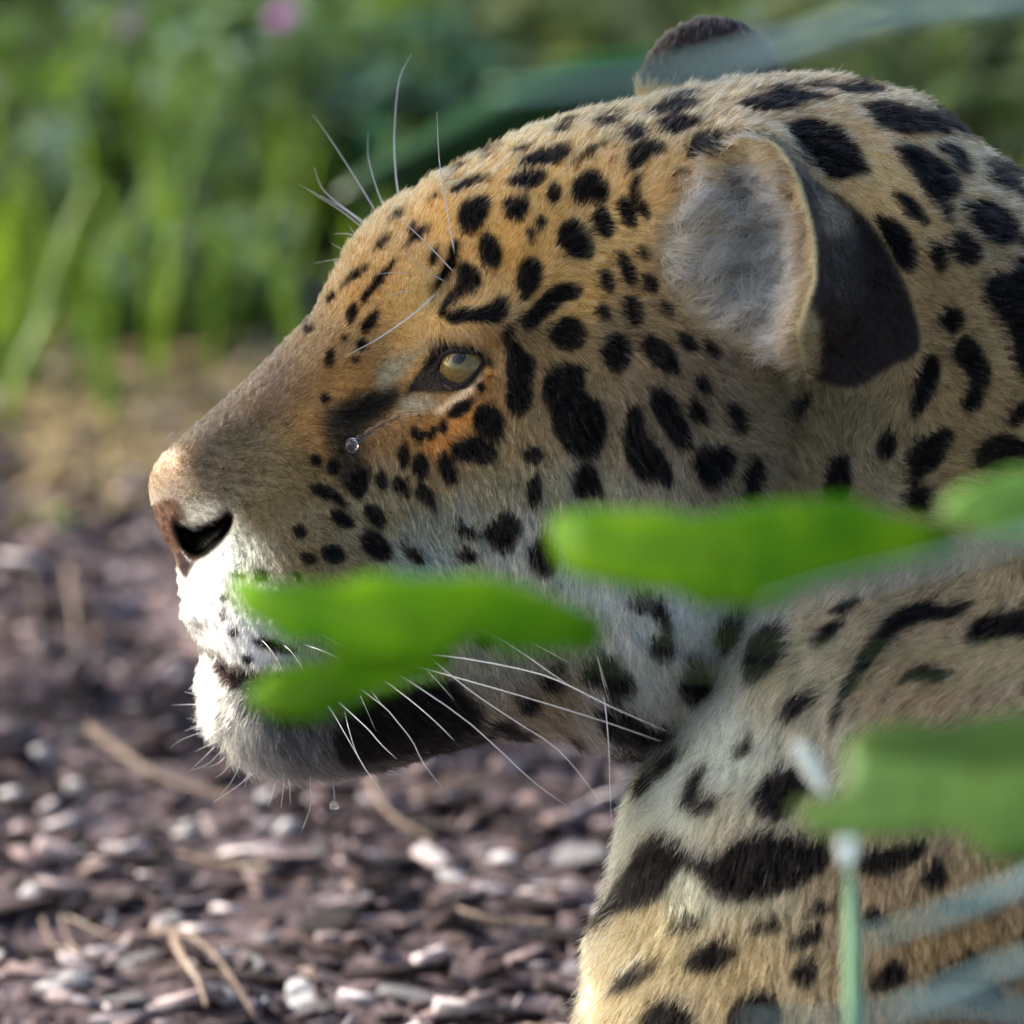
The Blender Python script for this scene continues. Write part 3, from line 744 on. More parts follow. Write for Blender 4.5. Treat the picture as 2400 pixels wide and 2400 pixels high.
# --- form: outline in the animal's long plane, and half-widths in mm
f19 = 2400.0 / 1932.0
HEADLINE = [(275,920),(285,880),(320,840),(400,770),(480,700),(540,640),(590,587),(630,512),(660,455),(700,413),(750,373),(800,343),(900,289),(1000,241),(1100,209),(1200,189),
 (1300,165),(1450,146),(1600,150),(1660,200),(1690,330),(1700,480),(1690,650),(1650,800),(1600,930),(1560,1060),(1520,1170),(1470,1260),(1400,1330),(1330,1380),(1250,1408),
 (1200,1418),(1110,1400),(1050,1388),(950,1388),(850,1412),(720,1448),(640,1464),(560,1466),(490,1450),(440,1420),(405,1380),(385,1330),(380,1280),(378,1240),(360,1195),(340,1150),
 (333,1095),(325,1055),(302,1015),(283,960)]
HEADLINE = np.array(HEADLINE, float) * f19
HEADPTS = np.array([
 360,1150,11, 400,1100,18, 450,1030,20, 380,1210,12, 420,1280,13, 500,1020,25, 490,1120,27, 480,1210,27, 540,1180,33, 560,1280,36, 600,930,25, 640,1010,33, 700,880,29, 780,800,31, 650,1250,43,
 650,1120,40, 750,1280,48, 760,1150,44, 850,1300,51, 700,1420,48, 850,1420,52, 600,1450,42, 500,1420,31, 450,1380,21, 430,1440,18, 500,1510,27, 600,1540,37, 500,1600,21, 480,1700,16,
 600,1700,27, 700,1640,36, 700,1760,20, 800,1680,39, 1000,1600,52, 1000,1690,38, 1200,1560,64, 1200,1680,44, 1400,1600,70, 1450,1700,52, 850,1050,43, 800,950,37, 900,900,38, 1080,860,54,
 960,900,41, 880,790,36, 1050,720,57, 960,660,47, 850,620,31, 900,560,34, 1000,550,46, 1200,560,64, 1200,400,46, 1020,420,31, 1400,320,52, 1600,300,60, 1800,280,60, 1400,480,66, 1250,900,71, 1300,1100,79, 1150,1120,67,
 1000,1100,56, 980,1000,50, 1100,980,62, 1000,1350,58, 1150,1400,69, 1300,1350,79, 1500,1300,88, 1500,1100,88, 1550,900,86, 1600,700,82, 1500,580,76, 1700,1100,88, 1400,720,74, 1800,600,80, 1850,900,82,
 1650,1450,86, 1750,1300,84, 1600,1600,74, 1900,500,66, 1950,750,70], float).reshape(-1, 3)
BODYLINE = np.array([(1560,250),(1700,192),(1800,180),(1950,184),(2080,204),(2170,235),(2240,285),(2300,340),(2400,405),(2700,500),(3200,560),(4000,500),(4800,430),(5600,430),(6300,560),(6800,850),
 (7000,1300),(7000,1900),(6700,2500),(6000,2780),(5000,2800),(4000,2800),(3000,2800),(2300,2820),(1800,2850),(1550,2840),(1400,2750),(1360,2600),(1368,2400),(1388,2310),(1398,2210),(1435,2110),
 (1463,1990),(1492,1880),(1530,1770),(1560,1640),(1580,1450),(1620,1200),(1650,950),(1620,650),(1550,400)], float)
BODYPTS = np.array([1800,300,58, 1800,500,78, 1850,800,82, 2000,350,64, 2000,600,80, 2100,900,84, 2050,1200,90, 2250,600,86, 2300,900,98, 2200,1150,92, 2250,1350,108, 1900,1300,88, 2000,1500,106, 1800,1450,88, 1700,1650,80,
 2350,1600,132, 2100,1800,128, 1800,1800,98, 1650,1850,80, 1550,2000,60, 1650,2150,82, 1500,2300,62, 1900,2200,120, 2300,2200,150, 1700,2500,100, 2200,2600,130, 2700,1000,125, 3000,1700,175, 3000,2400,150,
 3600,1000,150, 4000,1700,185, 5000,1500,185, 6000,1500,180, 5000,2400,160, 6300,2200,140], float).reshape(-1, 3)

def outline(poly, step):
    out = []
    n = len(poly)
    for i in range(n):
        a = poly[i]; b = poly[(i + 1) % n]
        m = max(1, int(np.hypot(*(b - a)) / step))
        for k in range(m): out.append(a + (b - a) * k / m)
    return np.array(out)
def tps(P, f, Q):
    """thin-plate interpolation of f(P) at Q"""
    s = 1000.0
    P = P / s; Q = Q / s
    def ker(r2): return 0.5 * r2 * np.log(r2 + 1e-9)
    n = len(P)
    d2 = ((P[:, None] - P[None]) ** 2).sum(-1)
    A = np.zeros((n + 3, n + 3)); A[:n, :n] = ker(d2) + np.eye(n) * 2e-5
    A[:n, n] = 1; A[:n, n + 1:] = P; A[n, :n] = 1; A[n + 1:, :n] = P.T
    sol = np.linalg.solve(A, np.concatenate([f, np.zeros(3)]))
    out = np.zeros(len(Q))
    for i in range(0, len(Q), 60000):
        q = Q[i:i + 60000]
        d2 = ((q[:, None] - P[None]) ** 2).sum(-1)
        out[i:i + 60000] = ker(d2) @ sol[:n] + sol[n] + q @ sol[n + 1:]
    return out
def inside(poly, X, Y):
    r = np.zeros(X.shape, bool)
    n = len(poly); j = n - 1
    for i in range(n):
        xi, yi = poly[i]; xj, yj = poly[j]
        if yi != yj:
            c = ((yi > Y) != (yj > Y)) & (X < (xj - xi) * (Y - yi) / (yj - yi) + xi)
            r ^= c
        j = i
    return r
def polydist(line, X, Y, closed=False):
    """distance to a polyline and position along it 0..1"""
    seg = list(zip(line[:-1], line[1:])) + ([(line[-1], line[0])] if closed else [])
    lens = [np.hypot(*(np.array(b) - a)) for a, b in seg]; tot = sum(lens)
    best = np.full(X.shape, 1e9); par = np.zeros(X.shape); acc = 0
    for (a, b), ln in zip(seg, lens):
        ax, ay = a; bx, by = b
        t = np.clip(((X - ax) * (bx - ax) + (Y - ay) * (by - ay)) / max(ln * ln, 1e-9), 0, 1)
        d = np.hypot(X - ax - t * (bx - ax), Y - ay - t * (by - ay))
        m = d < best
        best = np.where(m, d, best); par = np.where(m, (acc + t * ln) / tot, par)
        acc += ln
    return best, par
def blur(a, n):
    for ax in (0, 1):
        for _ in range(n):
            p = np.pad(a, [(1, 1) if k == ax else (0, 0) for k in (0, 1)], mode='edge')
            sl0 = [slice(None)] * 2; sl1 = [slice(None)] * 2; sl2 = [slice(None)] * 2
            sl0[ax] = slice(0, -2); sl1[ax] = slice(1, -1); sl2[ax] = slice(2, None)
            a = 0.25 * p[tuple(sl0)] + 0.5 * p[tuple(sl1)] + 0.25 * p[tuple(sl2)]
    return a
def sm(x, a, b):
    t = np.clip((x - a) / (b - a), 0, 1)
    return t * t * (3 - 2 * t)

EARRIM = tq('520,260 600,190 750,165 880,235 970,370 1030,550 1080,750 1090,900 1085,1020 1040,1150 1000,1300 1030,1450 1090,1540')
EAROUT = tq('500,250 600,145 760,130 870,160 1000,290 1130,455 1300,550 1440,670 1550,870 1640,1070 1695,1280 1690,1420 1520,1480 1350,1610 1200,1590 1090,1550')
EARIN = tq('500,280 420,450 250,600 190,800 230,1000 400,1200 600,1330 850,1430 1050,1520 1030,1450 1000,1300 1040,1150 1085,1020 1090,900 1080,750 1030,550 970,370 880,235 750,165 600,190')
EYEHOLE = np.array((900, 750)) + np.array([780,560, 800,450, 850,400, 1000,400, 1150,415, 1285,450, 1280,560, 1200,670, 1090,780, 1000,840, 900,820, 830,750, 790,660]).reshape(-1, 2) * (350 / 1932.0)
NOSTRIL = tp('A', '340,1045 430,1085 540,1105 640,1065 720,985 775,985 770,1060 720,1140 640,1230 560,1290 480,1300 400,1220')
NOSEPAD = tp('A', '100,930 170,905 260,860 345,865 400,930 405,1000 345,1050 430,1095 540,1115 640,1075 720,985 780,985 770,1070 720,1150 640,1240 560,1310 490,1350 450,1420 430,1490 380,1440 300,1300 200,1150 130,1020')
MOUTH = np.array([(455, 1512), (490, 1535), (533, 1570), (600, 1600), (700, 1612), (820, 1600), (930, 1575), (1040, 1540)], float)
BROW = np.array([(1010, 770), (1060, 700), (1130, 690)], float)

def head_half_width(X, Y):
    """half-width squared field of the head over the long plane (mm^2), plus near-side extra height (mm)"""
    sil = outline(HEADLINE, 40.0)
    P = np.concatenate([sil, HEADPTS[:, :2]])
    f = np.concatenate([np.zeros(len(sil)), HEADPTS[:, 2] ** 2])
    return tps(P, f, np.stack([X.ravel(), Y.ravel()], 1)).reshape(X.shape)
def sculpt(X, Y):
    """folds, sockets and openings, same on both sides (mm)"""
    e = np.zeros(X.shape)
    g = lambda x, y, rx, ry, a=0: np.exp(-((((X - x) * math.cos(a) + (Y - y) * math.sin(a)) / rx) ** 2 + ((-(X - x) * math.sin(a) + (Y - y) * math.cos(a)) / ry) ** 2))
    e += 8.5 * g(1110, 760, 105, 48, -0.12)              # brow ridge over the eye
    e -= 5.0 * g(930, 800, 70, 60)                       # hollow at the inner corner
    e += 2.5 * g(1090, 925, 90, 22, -0.5)                # lower lid
    e -= 2.0 * g(900, 960, 140, 25, -0.35)               # tear furrow
    e += 3.0 * g(1040, 1010, 120, 45, -0.4)              # cheek pad under the eye
    e -= 6.0 * g(1045, 660, 22, 70, 0.45)                # groove beside the brow
    e += 2.5 * g(960, 650, 60, 80)
    e -= 3.0 * g(600, 1010, 130, 40, -0.5)               # nose side against whisker pad
    e += 3.0 * g(490, 1130, 70, 45, -0.2)                # wing of the nose
    e += 2.0 * g(720, 1350, 160, 120)
    e -= 2.5 * g(1400, 1080, 40, 140, 0.2)
    m = inside(EYEHOLE, X, Y).astype(float)
    e -= 13.0 * blur(m, 1)
    m = inside(NOSTRIL, X, Y).astype(float)
    e -= 12.0 * blur(m, 1)
    d, t = polydist(MOUTH, X, Y)
    e -= 7.0 * np.exp(-(d / 13.0) ** 2)
    d, t = polydist(np.array([(338, 1290), (425, 1355), (432, 1372)], float), X, Y)
    e -= 2.0 * np.exp(-(d / 10.0) ** 2)
    return e
def near_ear(X, Y):
    h = np.zeros(X.shape)
    di, t = polydist(EARRIM, X, Y)
    do, _ = polydist(EAROUT, X, Y)
    H = np.interp(t, [0, .12, .3, .5, .7, .85, 1], [10, 24, 40, 46, 44, 30, 8])
    back = inside(np.concatenate([EAROUT, EARRIM[::-1]]), X, Y)
    cup = inside(EARIN, X, Y)
    r = di / (di + do + 1e-6)
    h = np.where(back, H * np.sqrt(np.clip(1 - r ** 2.2, 0, 1)), h)
    gb = lambda x, y, rx, ry: np.exp(-(((X - x) / rx) ** 2 + ((Y - y) / ry) ** 2))
    hin = H * np.exp(-(di / 60.0) ** 1.3) - 4 * gb(1760, 610, 110, 190)
    h = np.where(cup & ~back, hin, h)
    edge = (~back) & (~cup)
    h = np.where(edge, H * np.exp(-(np.minimum(di, do) / 14.0) ** 2) * (do < di) * 0.6, h)
    return blur(h, 1)

# --- sampled space (finer where it shows)
def axis(a, stops):
    out = [a]
    for b, s in stops:
        n = max(1, int(round((b - out[-1]) / s)))
        out += list(out[-1] + (b - out[-1]) * (np.arange(1, n + 1)) / n)
    return np.array(out)
us = axis(-0.172, [(0.205, 0.0013), (0.30, 0.004), (1.0, 0.010)])
vs = axis(-0.300, [(-0.205, 0.004), (0.200, 0.0013)])
ws = axis(-0.196, [(-0.10, 0.006), (0.0, 0.003), (0.132, 0.0014), (0.196, 0.005)])
PX = us / K + 1200.0; PY = 1200.0 - vs / K
GX, GY = np.meshgrid(PX, PY, indexing='ij')

def smax(a, b, k):
    h = np.clip(k - np.abs(a - b), 0, None) / k
    return np.maximum(a, b) + h * h * (k * 0.25)

fh = head_half_width(GX, GY)                     # mm^2
fh = np.where(GX > 2200, np.minimum(fh, -400.0 - (GX - 2200)), fh)
fh = np.where(GY > 1950, np.minimum(fh, -400.0 - (GY - 1950)), fh)
fh = np.where(GX < 260, np.minimum(fh, -100.0 - (260 - GX)), fh)
sc = sculpt(GX, GY)
ear = near_ear(GX, GY)
silb = outline(BODYLINE, 90.0)
fb = tps(np.concatenate([silb, BODYPTS[:, :2]]), np.concatenate([np.zeros(len(silb)), BODYPTS[:, 2] ** 2]),
         np.stack([GX.ravel(), GY.ravel()], 1)).reshape(GX.shape)
inb = inside(BODYLINE, GX, GY)
fb = np.where(inb, np.maximum(fb, 1.0), np.minimum(fb, -1.0))
inh = inside(HEADLINE, GX, GY)
fh = np.where(inh, np.maximum(fh, 0.5), np.minimum(fh, -0.5))
d0 = np.sqrt(np.clip(fh, 0, None))
fadeh = sm(d0, 4, 18)
fn = np.where(fh > 0, np.clip(d0 + (sc + ear) * fadeh, 0.5, None) ** 2, fh)
ff = np.where(fh > 0, np.clip(d0 + sc * fadeh, 0.5, None) ** 2, fh)
uu = us * 1000.0; vv = vs * 1000.0; ww = (ws * 1000.0).astype(np.float32)
def dist3(f):
    gx, gy = np.gradient(f, uu, vv)
    g2 = (gx ** 2 + gy ** 2).astype(np.float32)[:, :, None]
    W2 = (ww ** 2)[None, None, :]
    return (f.astype(np.float32)[:, :, None] - W2) / np.sqrt(g2 + 4 * W2 + 4.0)
near = ww >= 0
D = np.empty((len(us), len(vs), len(ws)), np.float32)
gx, gy = np.gradient(fh, uu, vv)
g2 = (gx ** 2 + gy ** 2).astype(np.float32)[:, :, None]
def part3(f, sel):
    W2 = (ww[sel] ** 2)[None, None, :]
    return (f.astype(np.float32)[:, :, None] - W2) / np.sqrt(g2 + 4 * W2 + 4.0)
D[:, :, near] = part3(fn, near)
D[:, :, ~near] = part3(ff, ~near)
D = smax(D, dist3(fb), 3.0)
# far ear: an upright rounded flap on the other side of the skull
U3 = uu.astype(np.float32)[:, None, None]; V3 = vv.astype(np.float32)[None, :, None]; W3 = ww[None, None, :]
ex = (U3 - (1678 - 1200) / 6.0) / 29.0; ey = (V3 - (1200 - 200) / 6.0) / 29.5
sel = ww < 10
ez = (W3[:, :, sel] + 40.0) / 16.0
D[:, :, sel] = smax(D[:, :, sel], ((1 - np.sqrt(ex ** 2 + ey ** 2 + ez ** 2)) * 16.0).astype(np.float32), 8.0)
# folded foreleg resting on the soil (below the picture), with its paw
def capsule(a, b, ra, rb):
    a = np.array(a, np.float32); b = np.array(b, np.float32); ab = b - a
    t = np.clip(((U3 - a[0]) * ab[0] + (V3 - a[1]) * ab[1] + (W3 - a[2]) * ab[2]) / float(ab @ ab), 0, 1)
    d = np.sqrt((U3 - a[0] - t * ab[0]) ** 2 + (V3 - a[1] - t * ab[1]) ** 2 + (W3 - a[2] - t * ab[2]) ** 2)
    return (ra + (rb - ra) * t) - d
D = smax(D, capsule((110, -262, 82), (-60, -268, 92), 38, 30), 10.0)
D = smax(D, capsule((-60, -266, 92), (-100, -266, 94), 30, 27), 6.0)

def surface_nets(F, xs, ys, zs):
    S = F > 0
    nx, ny, nz = F.shape
    c = np.zeros((nx - 1, ny - 1, nz - 1), np.uint8)
    for i in (0, 1):
        for j in (0, 1):
            for k in (0, 1):
                c += S[i:nx - 1 + i, j:ny - 1 + j, k:nz - 1 + k]
    act = (c > 0) & (c < 8)
    I, J, Kk = np.nonzero(act)
    idx = np.full(act.shape, -1, np.int32); idx[I, J, Kk] = np.arange(len(I), dtype=np.int32)
    pos = np.zeros((len(I), 3)); cnt = np.zeros(len(I))
    cor = [(0, 0, 0), (1, 0, 0), (0, 1, 0), (1, 1, 0), (0, 0, 1), (1, 0, 1), (0, 1, 1), (1, 1, 1)]
    val = [F[I + a, J + b, Kk + d] for a, b, d in cor]
    for p in range(8):
        for q in range(p + 1, 8):
            df = [abs(cor[p][m] - cor[q][m]) for m in range(3)]
            if sum(df) != 1: continue
            m = (val[p] > 0) != (val[q] > 0)
            t = val[p] / (val[p] - val[q] + 1e-12)
            pc = np.array(cor[p], float)[None] + t[:, None] * (np.array(cor[q], float) - np.array(cor[p], float))[None]
            pos[m] += pc[m]; cnt[m] += 1
    pos /= cnt[:, None]
    V = np.stack([xs[I] + pos[:, 0] * (xs[I + 1] - xs[I]), ys[J] + pos[:, 1] * (ys[J + 1] - ys[J]), zs[Kk] + pos[:, 2] * (zs[Kk + 1] - zs[Kk])], 1)
    Q = []
    for ax in range(3):
        a = [slice(None)] * 3; b = [slice(None)] * 3
        a[ax] = slice(0, -1); b[ax] = slice(1, None)
        ch = S[tuple(a)] != S[tuple(b)]
        o1, o2 = [m for m in range(3) if m != ax]
        e = np.array(np.nonzero(ch)).T
        ok = (e[:, o1] > 0) & (e[:, o2] > 0) & (e[:, o1] < F.shape[o1] - 1) & (e[:, o2] < F.shape[o2] - 1)
        e = e[ok]
        s = S[e[:, 0], e[:, 1], e[:, 2]]
        def cell(d1, d2):
            t = e.copy(); t[:, o1] -= d1; t[:, o2] -= d2
            return idx[t[:, 0], t[:, 1], t[:, 2]]
        q = np.stack([cell(1, 1), cell(0, 1), cell(0, 0), cell(1, 0)], 1)
        flip = s if ax != 1 else ~s
        q = np.where(flip[:, None], q, q[:, ::-1])
        Q.append(q)
    return V, np.concatenate(Q)
JV, JF = surface_nets(D, us, vs, ws)
del D
def relax(V, F, it, lam=0.5):
    e = np.concatenate([F[:, [0, 1]], F[:, [1, 2]], F[:, [2, 3]], F[:, [3, 0]]])
    n = len(V)
    deg = np.bincount(e.ravel(), minlength=n)[:, None]
    for _ in range(it):
        s = np.stack([np.bincount(e[:, 0], V[e[:, 1], k], n) + np.bincount(e[:, 1], V[e[:, 0], k], n) for k in range(3)], 1)
        V = V + lam * (s / np.maximum(deg, 1) - V)
    return V
JV = relax(JV, JF, 3)
def vnormals(V, F):
    fn = np.cross(V[F[:, 2]] - V[F[:, 0]], V[F[:, 3]] - V[F[:, 1]])
    n = np.zeros_like(V)
    for k in range(4):
        for c in range(3): n[:, c] += np.bincount(F[:, k], fn[:, c], len(V))
    return n / (np.linalg.norm(n, axis=1, keepdims=True) + 1e-12), fn
JN, JFN = vnormals(JV, JF)
if (JN[:, 2] * np.sign(JV[:, 2])).sum() < 0:
    JF = JF[:, ::-1].copy(); JN, JFN = vnormals(JV, JF)
JT = BVHTree.FromPolygons([tuple(v) for v in JV[np.unique(JF)]] if False else JV.tolist(), JF.tolist())
def surf_w(px, py):
    """near-side depth of the skin under a survey point (m)"""
    h = JT.ray_cast(Vector(((px - 1200) * K, (1200 - py) * K, 0.5)), Vector((0, 0, -1)))
    return h[0].z if h[0] is not None else 0.0
# ------------------------------------------------------------------ the coat: pigment, with some skylight and shade, over the long plane
def lin(c):
    c = np.asarray(c, float) / 255.0
    return np.where(c <= 0.04045, c / 12.92, ((c + 0.055) / 1.055) ** 2.4)
STEP = 3.0
MX0, MY0 = 200.0, -60.0
mx = np.arange(MX0, 7300, STEP); my = np.arange(MY0, 2960, STEP)
def idw(pts, vals, X, Y, p=3.0):
    """blend of scattered values (coarse grid, then sampled)"""
    num = np.zeros(X.shape + (vals.shape[1],)); den = np.zeros(X.shape)
    for (x, y), v in zip(pts, vals):
        w = 1.0 / (((X - x) ** 2 + (Y - y) ** 2) / 1e4 + 0.05) ** (p / 2)
        num += w[..., None] * v; den += w
    return num / den[..., None]
def bil(img, x0, y0, st, X, Y):
    fx = np.clip((X - x0) / st, 0, img.shape[0] - 1.001); fy = np.clip((Y - y0) / st, 0, img.shape[1] - 1.001)
    i = fx.astype(int); j = fy.astype(int); a = fx - i; b = fy - j
    if img.ndim == 3: a = a[:, None]; b = b[:, None]
    return (img[i, j] * (1 - a) + img[i + 1, j] * a) * (1 - b) + (img[i, j + 1] * (1 - a) + img[i + 1, j + 1] * a) * b
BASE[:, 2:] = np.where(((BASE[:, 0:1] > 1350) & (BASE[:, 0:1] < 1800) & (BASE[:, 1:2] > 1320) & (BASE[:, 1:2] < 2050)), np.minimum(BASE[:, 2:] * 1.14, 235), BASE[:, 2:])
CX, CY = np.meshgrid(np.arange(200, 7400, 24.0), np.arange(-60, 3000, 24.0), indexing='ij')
gain_ = np.where((BASE[:, 1] < 760) & (BASE[:, 0] < 2100), np.where((BASE[:, 1] < 330) & (BASE[:, 0] > 1300), 0.85, 1.30), np.where((BASE[:, 0] > 850) & (BASE[:, 1] < 1300), 0.72, np.where(BASE[:, 1] > 1900, 0.85, 1.0)))[:, None] * np.where((BASE[:, 1:2] < 760) & (BASE[:, 0:1] < 2300), np.array([[1.05, 0.97, 0.80]]), np.array([[0.98, 1.0, 0.93]]))  # forehead: golden tint plus skylight put into the colour; crest lowered against sky glare
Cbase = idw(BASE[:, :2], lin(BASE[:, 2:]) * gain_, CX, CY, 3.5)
Cflow = idw(FLOW[:, :2], FLOW[:, 2:], CX, CY, 3.0)
Clen = idw(FLEN[:, :2], FLEN[:, 2:], CX, CY, 3.0)[..., 0]

spot = np.zeros((len(mx), len(my)), np.float32)
def raster(poly, arr, val, grow=0.0):
    c = poly.mean(0)
    if grow: poly = poly + (poly - c) / (np.linalg.norm(poly - c, axis=1, keepdims=True) + 1e-6) * grow
    i0 = max(0, int((poly[:, 0].min() - MX0) / STEP) - 2); i1 = min(len(mx), int((poly[:, 0].max() - MX0) / STEP) + 3)
    j0 = max(0, int((poly[:, 1].min() - MY0) / STEP) - 2); j1 = min(len(my), int((poly[:, 1].max() - MY0) / STEP) + 3)
    if i1 <= i0 or j1 <= j0: return
    X, Y = np.meshgrid(mx[i0:i1], my[j0:j1], indexing='ij')
    m = inside(poly, X, Y)
    arr[i0:i1, j0:j1] = np.where(m, np.maximum(arr[i0:i1, j0:j1], val), arr[i0:i1, j0:j1])
def smooth_poly(p, it=2):
    for _ in range(it):
        q = np.roll(p, -1, 0)
        p = np.stack([0.75 * p + 0.25 * q, 0.25 * p + 0.75 * q], 1).reshape(-1, 2)
    return p
for ln in SPOTS.strip().splitlines():
    t, s = ln.split(' ', 1)
    q_ = tp(t, s); sz_ = np.ptp(q_, axis=0).min()
    raster(smooth_poly(q_), spot, 1.0, 6.0 if sz_ > 45 else 7.0)
for ln in FAINT.strip().splitlines():
    t, s = ln.split(' ', 1)
    raster(smooth_poly(tp(t, s)), spot, 0.45, 2.0)
# rosettes and bars on the flank, chest and leg outside the survey
rr = np.random.default_rng(3)
for gx_ in np.arange(2470, 7100, 190):
    for gy_ in np.arange(420, 2900, 190):
        cx = gx_ + rr.uniform(-45, 45); cy = gy_ + rr.uniform(-45, 45)
        nseg = rr.integers(3, 5); a0 = rr.uniform(0, 6.28)
        for s_ in range(nseg):
            an = a0 + s_ * 6.28 / nseg
            ax = cx + math.cos(an) * 62; ay = cy + math.sin(an) * 56
            th = np.linspace(0, 6.28, 10)[:-1]
            px_ = np.cos(th) * rr.uniform(32, 44); py_ = np.sin(th) * rr.uniform(18, 26)
            ca, sa = math.cos(an + 1.57), math.sin(an + 1.57)
            raster(np.stack([ax + px_ * ca - py_ * sa, ay + px_ * sa + py_ * ca], 1), spot, 1.0)
for _ in range(46):
    cx = rr.uniform(300, 2350); cy = rr.uniform(2440, 2900)
    th = np.linspace(0, 6.28, 12)[:-1]
    raster(np.stack([cx + np.cos(th) * rr.uniform(35, 75), cy + np.sin(th) * rr.uniform(20, 40)], 1), spot, 1.0)
spot = blur(spot, 2)

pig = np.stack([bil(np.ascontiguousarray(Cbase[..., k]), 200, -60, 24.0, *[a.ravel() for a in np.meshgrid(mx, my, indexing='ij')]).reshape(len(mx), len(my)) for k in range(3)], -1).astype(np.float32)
def patch(poly, col, soft, grow=0.0):
    m = np.zeros(spot.shape, np.float32)
    raster(smooth_poly(poly, 1), m, 1.0, grow)
    i0 = max(0, int((poly[:, 0].min() - MX0) / STEP) - 4 * soft - 4); i1 = min(len(mx), int((poly[:, 0].max() - MX0) / STEP) + 4 * soft + 4)
    j0 = max(0, int((poly[:, 1].min() - MY0) / STEP) - 4 * soft - 4); j1 = min(len(my), int((poly[:, 1].max() - MY0) / STEP) + 4 * soft + 4)
    mm = blur(m[i0:i1, j0:j1], soft * 2)[..., None]
    pig[i0:i1, j0:j1] = pig[i0:i1, j0:j1] * (1 - mm) + lin(col)[None, None] * mm
    return m
def eyep(s):
    a = np.array([float(x) for x in s.replace(',', ' ').split()]).reshape(-1, 2)
    return a * (350 / 1932.0) + np.array((900, 750))
# dark mask before the eye and the darker cheek ahead of it
patch(tp('A', '1480,150 1700,80 1932,0 2000,-20 2060,40 1980,200 1900,300 1780,400 1760,480 1820,620 1810,760 1740,840 1660,740 1560,600 1460,380'), (58, 52, 40), 18)
patch(tp('C', '-40,520 150,410 300,380 430,330 470,400 430,480 300,560 150,620 20,640'), (36, 33, 29), 14)
patch(tp('C', '-60,1050 40,900 140,950 190,1050 150,1180 60,1150'), (55, 50, 42), 5)
patch(eyep('0,520 300,380 520,300 560,420 420,520 250,700 60,860 -100,900 -100,640'), (168, 156, 124), 12)        # pale streak inside the brow
patch(eyep('180,1180 250,1000 420,960 620,980 760,1010 640,1120 560,1200 420,1190 240,1240'), (172, 162, 138), 8)  # pale under-eye
patch(eyep('700,1150 800,1040 960,950 1150,800 1270,620 1320,600 1290,760 1180,930 1000,1060 860,1160 740,1230 600,1220'), (232, 204, 170), 2)   # lower lid rim
patch(eyep('520,90 620,0 760,20 800,150 780,260 640,290 540,260'), (212, 168, 108), 3)
patch(eyep('800,1300 1000,1240 1180,1060 1180,1300 1060,1450 900,1550 700,1750 560,1700 640,1500'), (196, 136, 74), 5)
patch(eyep('1280,640 1400,620 1440,720 1380,800 1300,860 1240,820'), (190, 134, 74), 3)
DARKEYE = eyep('240,980 330,820 470,640 560,480 600,340 720,330 840,370 960,380 1120,420 1290,430 1330,480 1480,590 1380,640 1300,580 1240,690 1110,840 980,900 860,940 700,960 480,930 330,960')
eyem = patch(DARKEYE, (14, 13, 18), 2)
# ear: cup, cream rim, dark back
patch(EARIN, (168, 150, 122), 14)
patch(tq('640,560 800,520 930,560 1000,680 1020,850 960,1000 900,1150 760,1200 640,1080 600,900 600,700'), (140, 128, 112), 12)
patch(tq('560,420 700,380 880,420 960,560 800,560 640,600'), (110, 98, 84), 10)
patch(tq('470,330 600,195 760,172 870,240 830,330 680,340 540,400'), (196, 166, 110), 6)
patch(np.concatenate([EAROUT, EARRIM[::-1]]), (46, 40, 38), 2)
patch(tq('1130,470 1300,550 1340,640 1250,760 1150,760 1120,620'), (92, 82, 68), 8)
patch(tq('960,1180 1080,1150 1130,1260 1130,1420 1105,1550 1030,1500 985,1400'), (158, 146, 112), 6)
rim = np.concatenate([EARRIM + np.array((-16, 4)), (EARRIM + np.array((8, -3)))[::-1]])
patch(rim, (186, 172, 134), 1)
# muzzle: white lip, rosy nose leather, nostril, lower lip
patch(tp('A', '430,1490 520,1380 640,1260 740,1140 790,1180 770,1340 700,1480 690,1620 760,1760 900,1860 1100,1950 1000,2200 560,2200 400,1800 300,1500 290,1280 340,1300'), (232, 234, 232), 6)
patch(tp('A', '420,1010 540,1060 680,980 720,930 600,880 450,920'), (172, 168, 156), 4)
nosem = patch(NOSEPAD, (112, 86, 72), 2)
patch(tp('A', '330,870 400,930 440,1010 420,1060 360,1020 350,940'), (92, 82, 70), 2)
patch(tp('A', '340,1250 440,1300 520,1330 450,1420 432,1490 390,1440'), (60, 50, 52), 2)
nostm = patch(NOSTRIL, (5, 5, 6), 2, 9.0)
lipm = patch(tp('M', '590,730 640,770 750,870 860,945 870,1040 790,1020 690,1050 640,960 610,860 580,780'), (58, 46, 46), 2)
md, _ = polydist(MOUTH, *np.meshgrid(mx[:420], my[480:620], indexing='ij'))
mm = np.exp(-(md / 12.0) ** 2)[..., None]
pig[:420, 480:620] = pig[:420, 480:620] * (1 - mm) + lin((20, 18, 20)) * mm
patch(tp('N', '150,1100 500,1000 740,960 880,960 960,1060 1100,1180 1130,1230 1090,1300 1120,1380 1000,1450 800,1520 600,1560 400,1560 200,1620 60,1660 -40,1560 -60,1400 0,1220'), (13, 13, 16), 5)
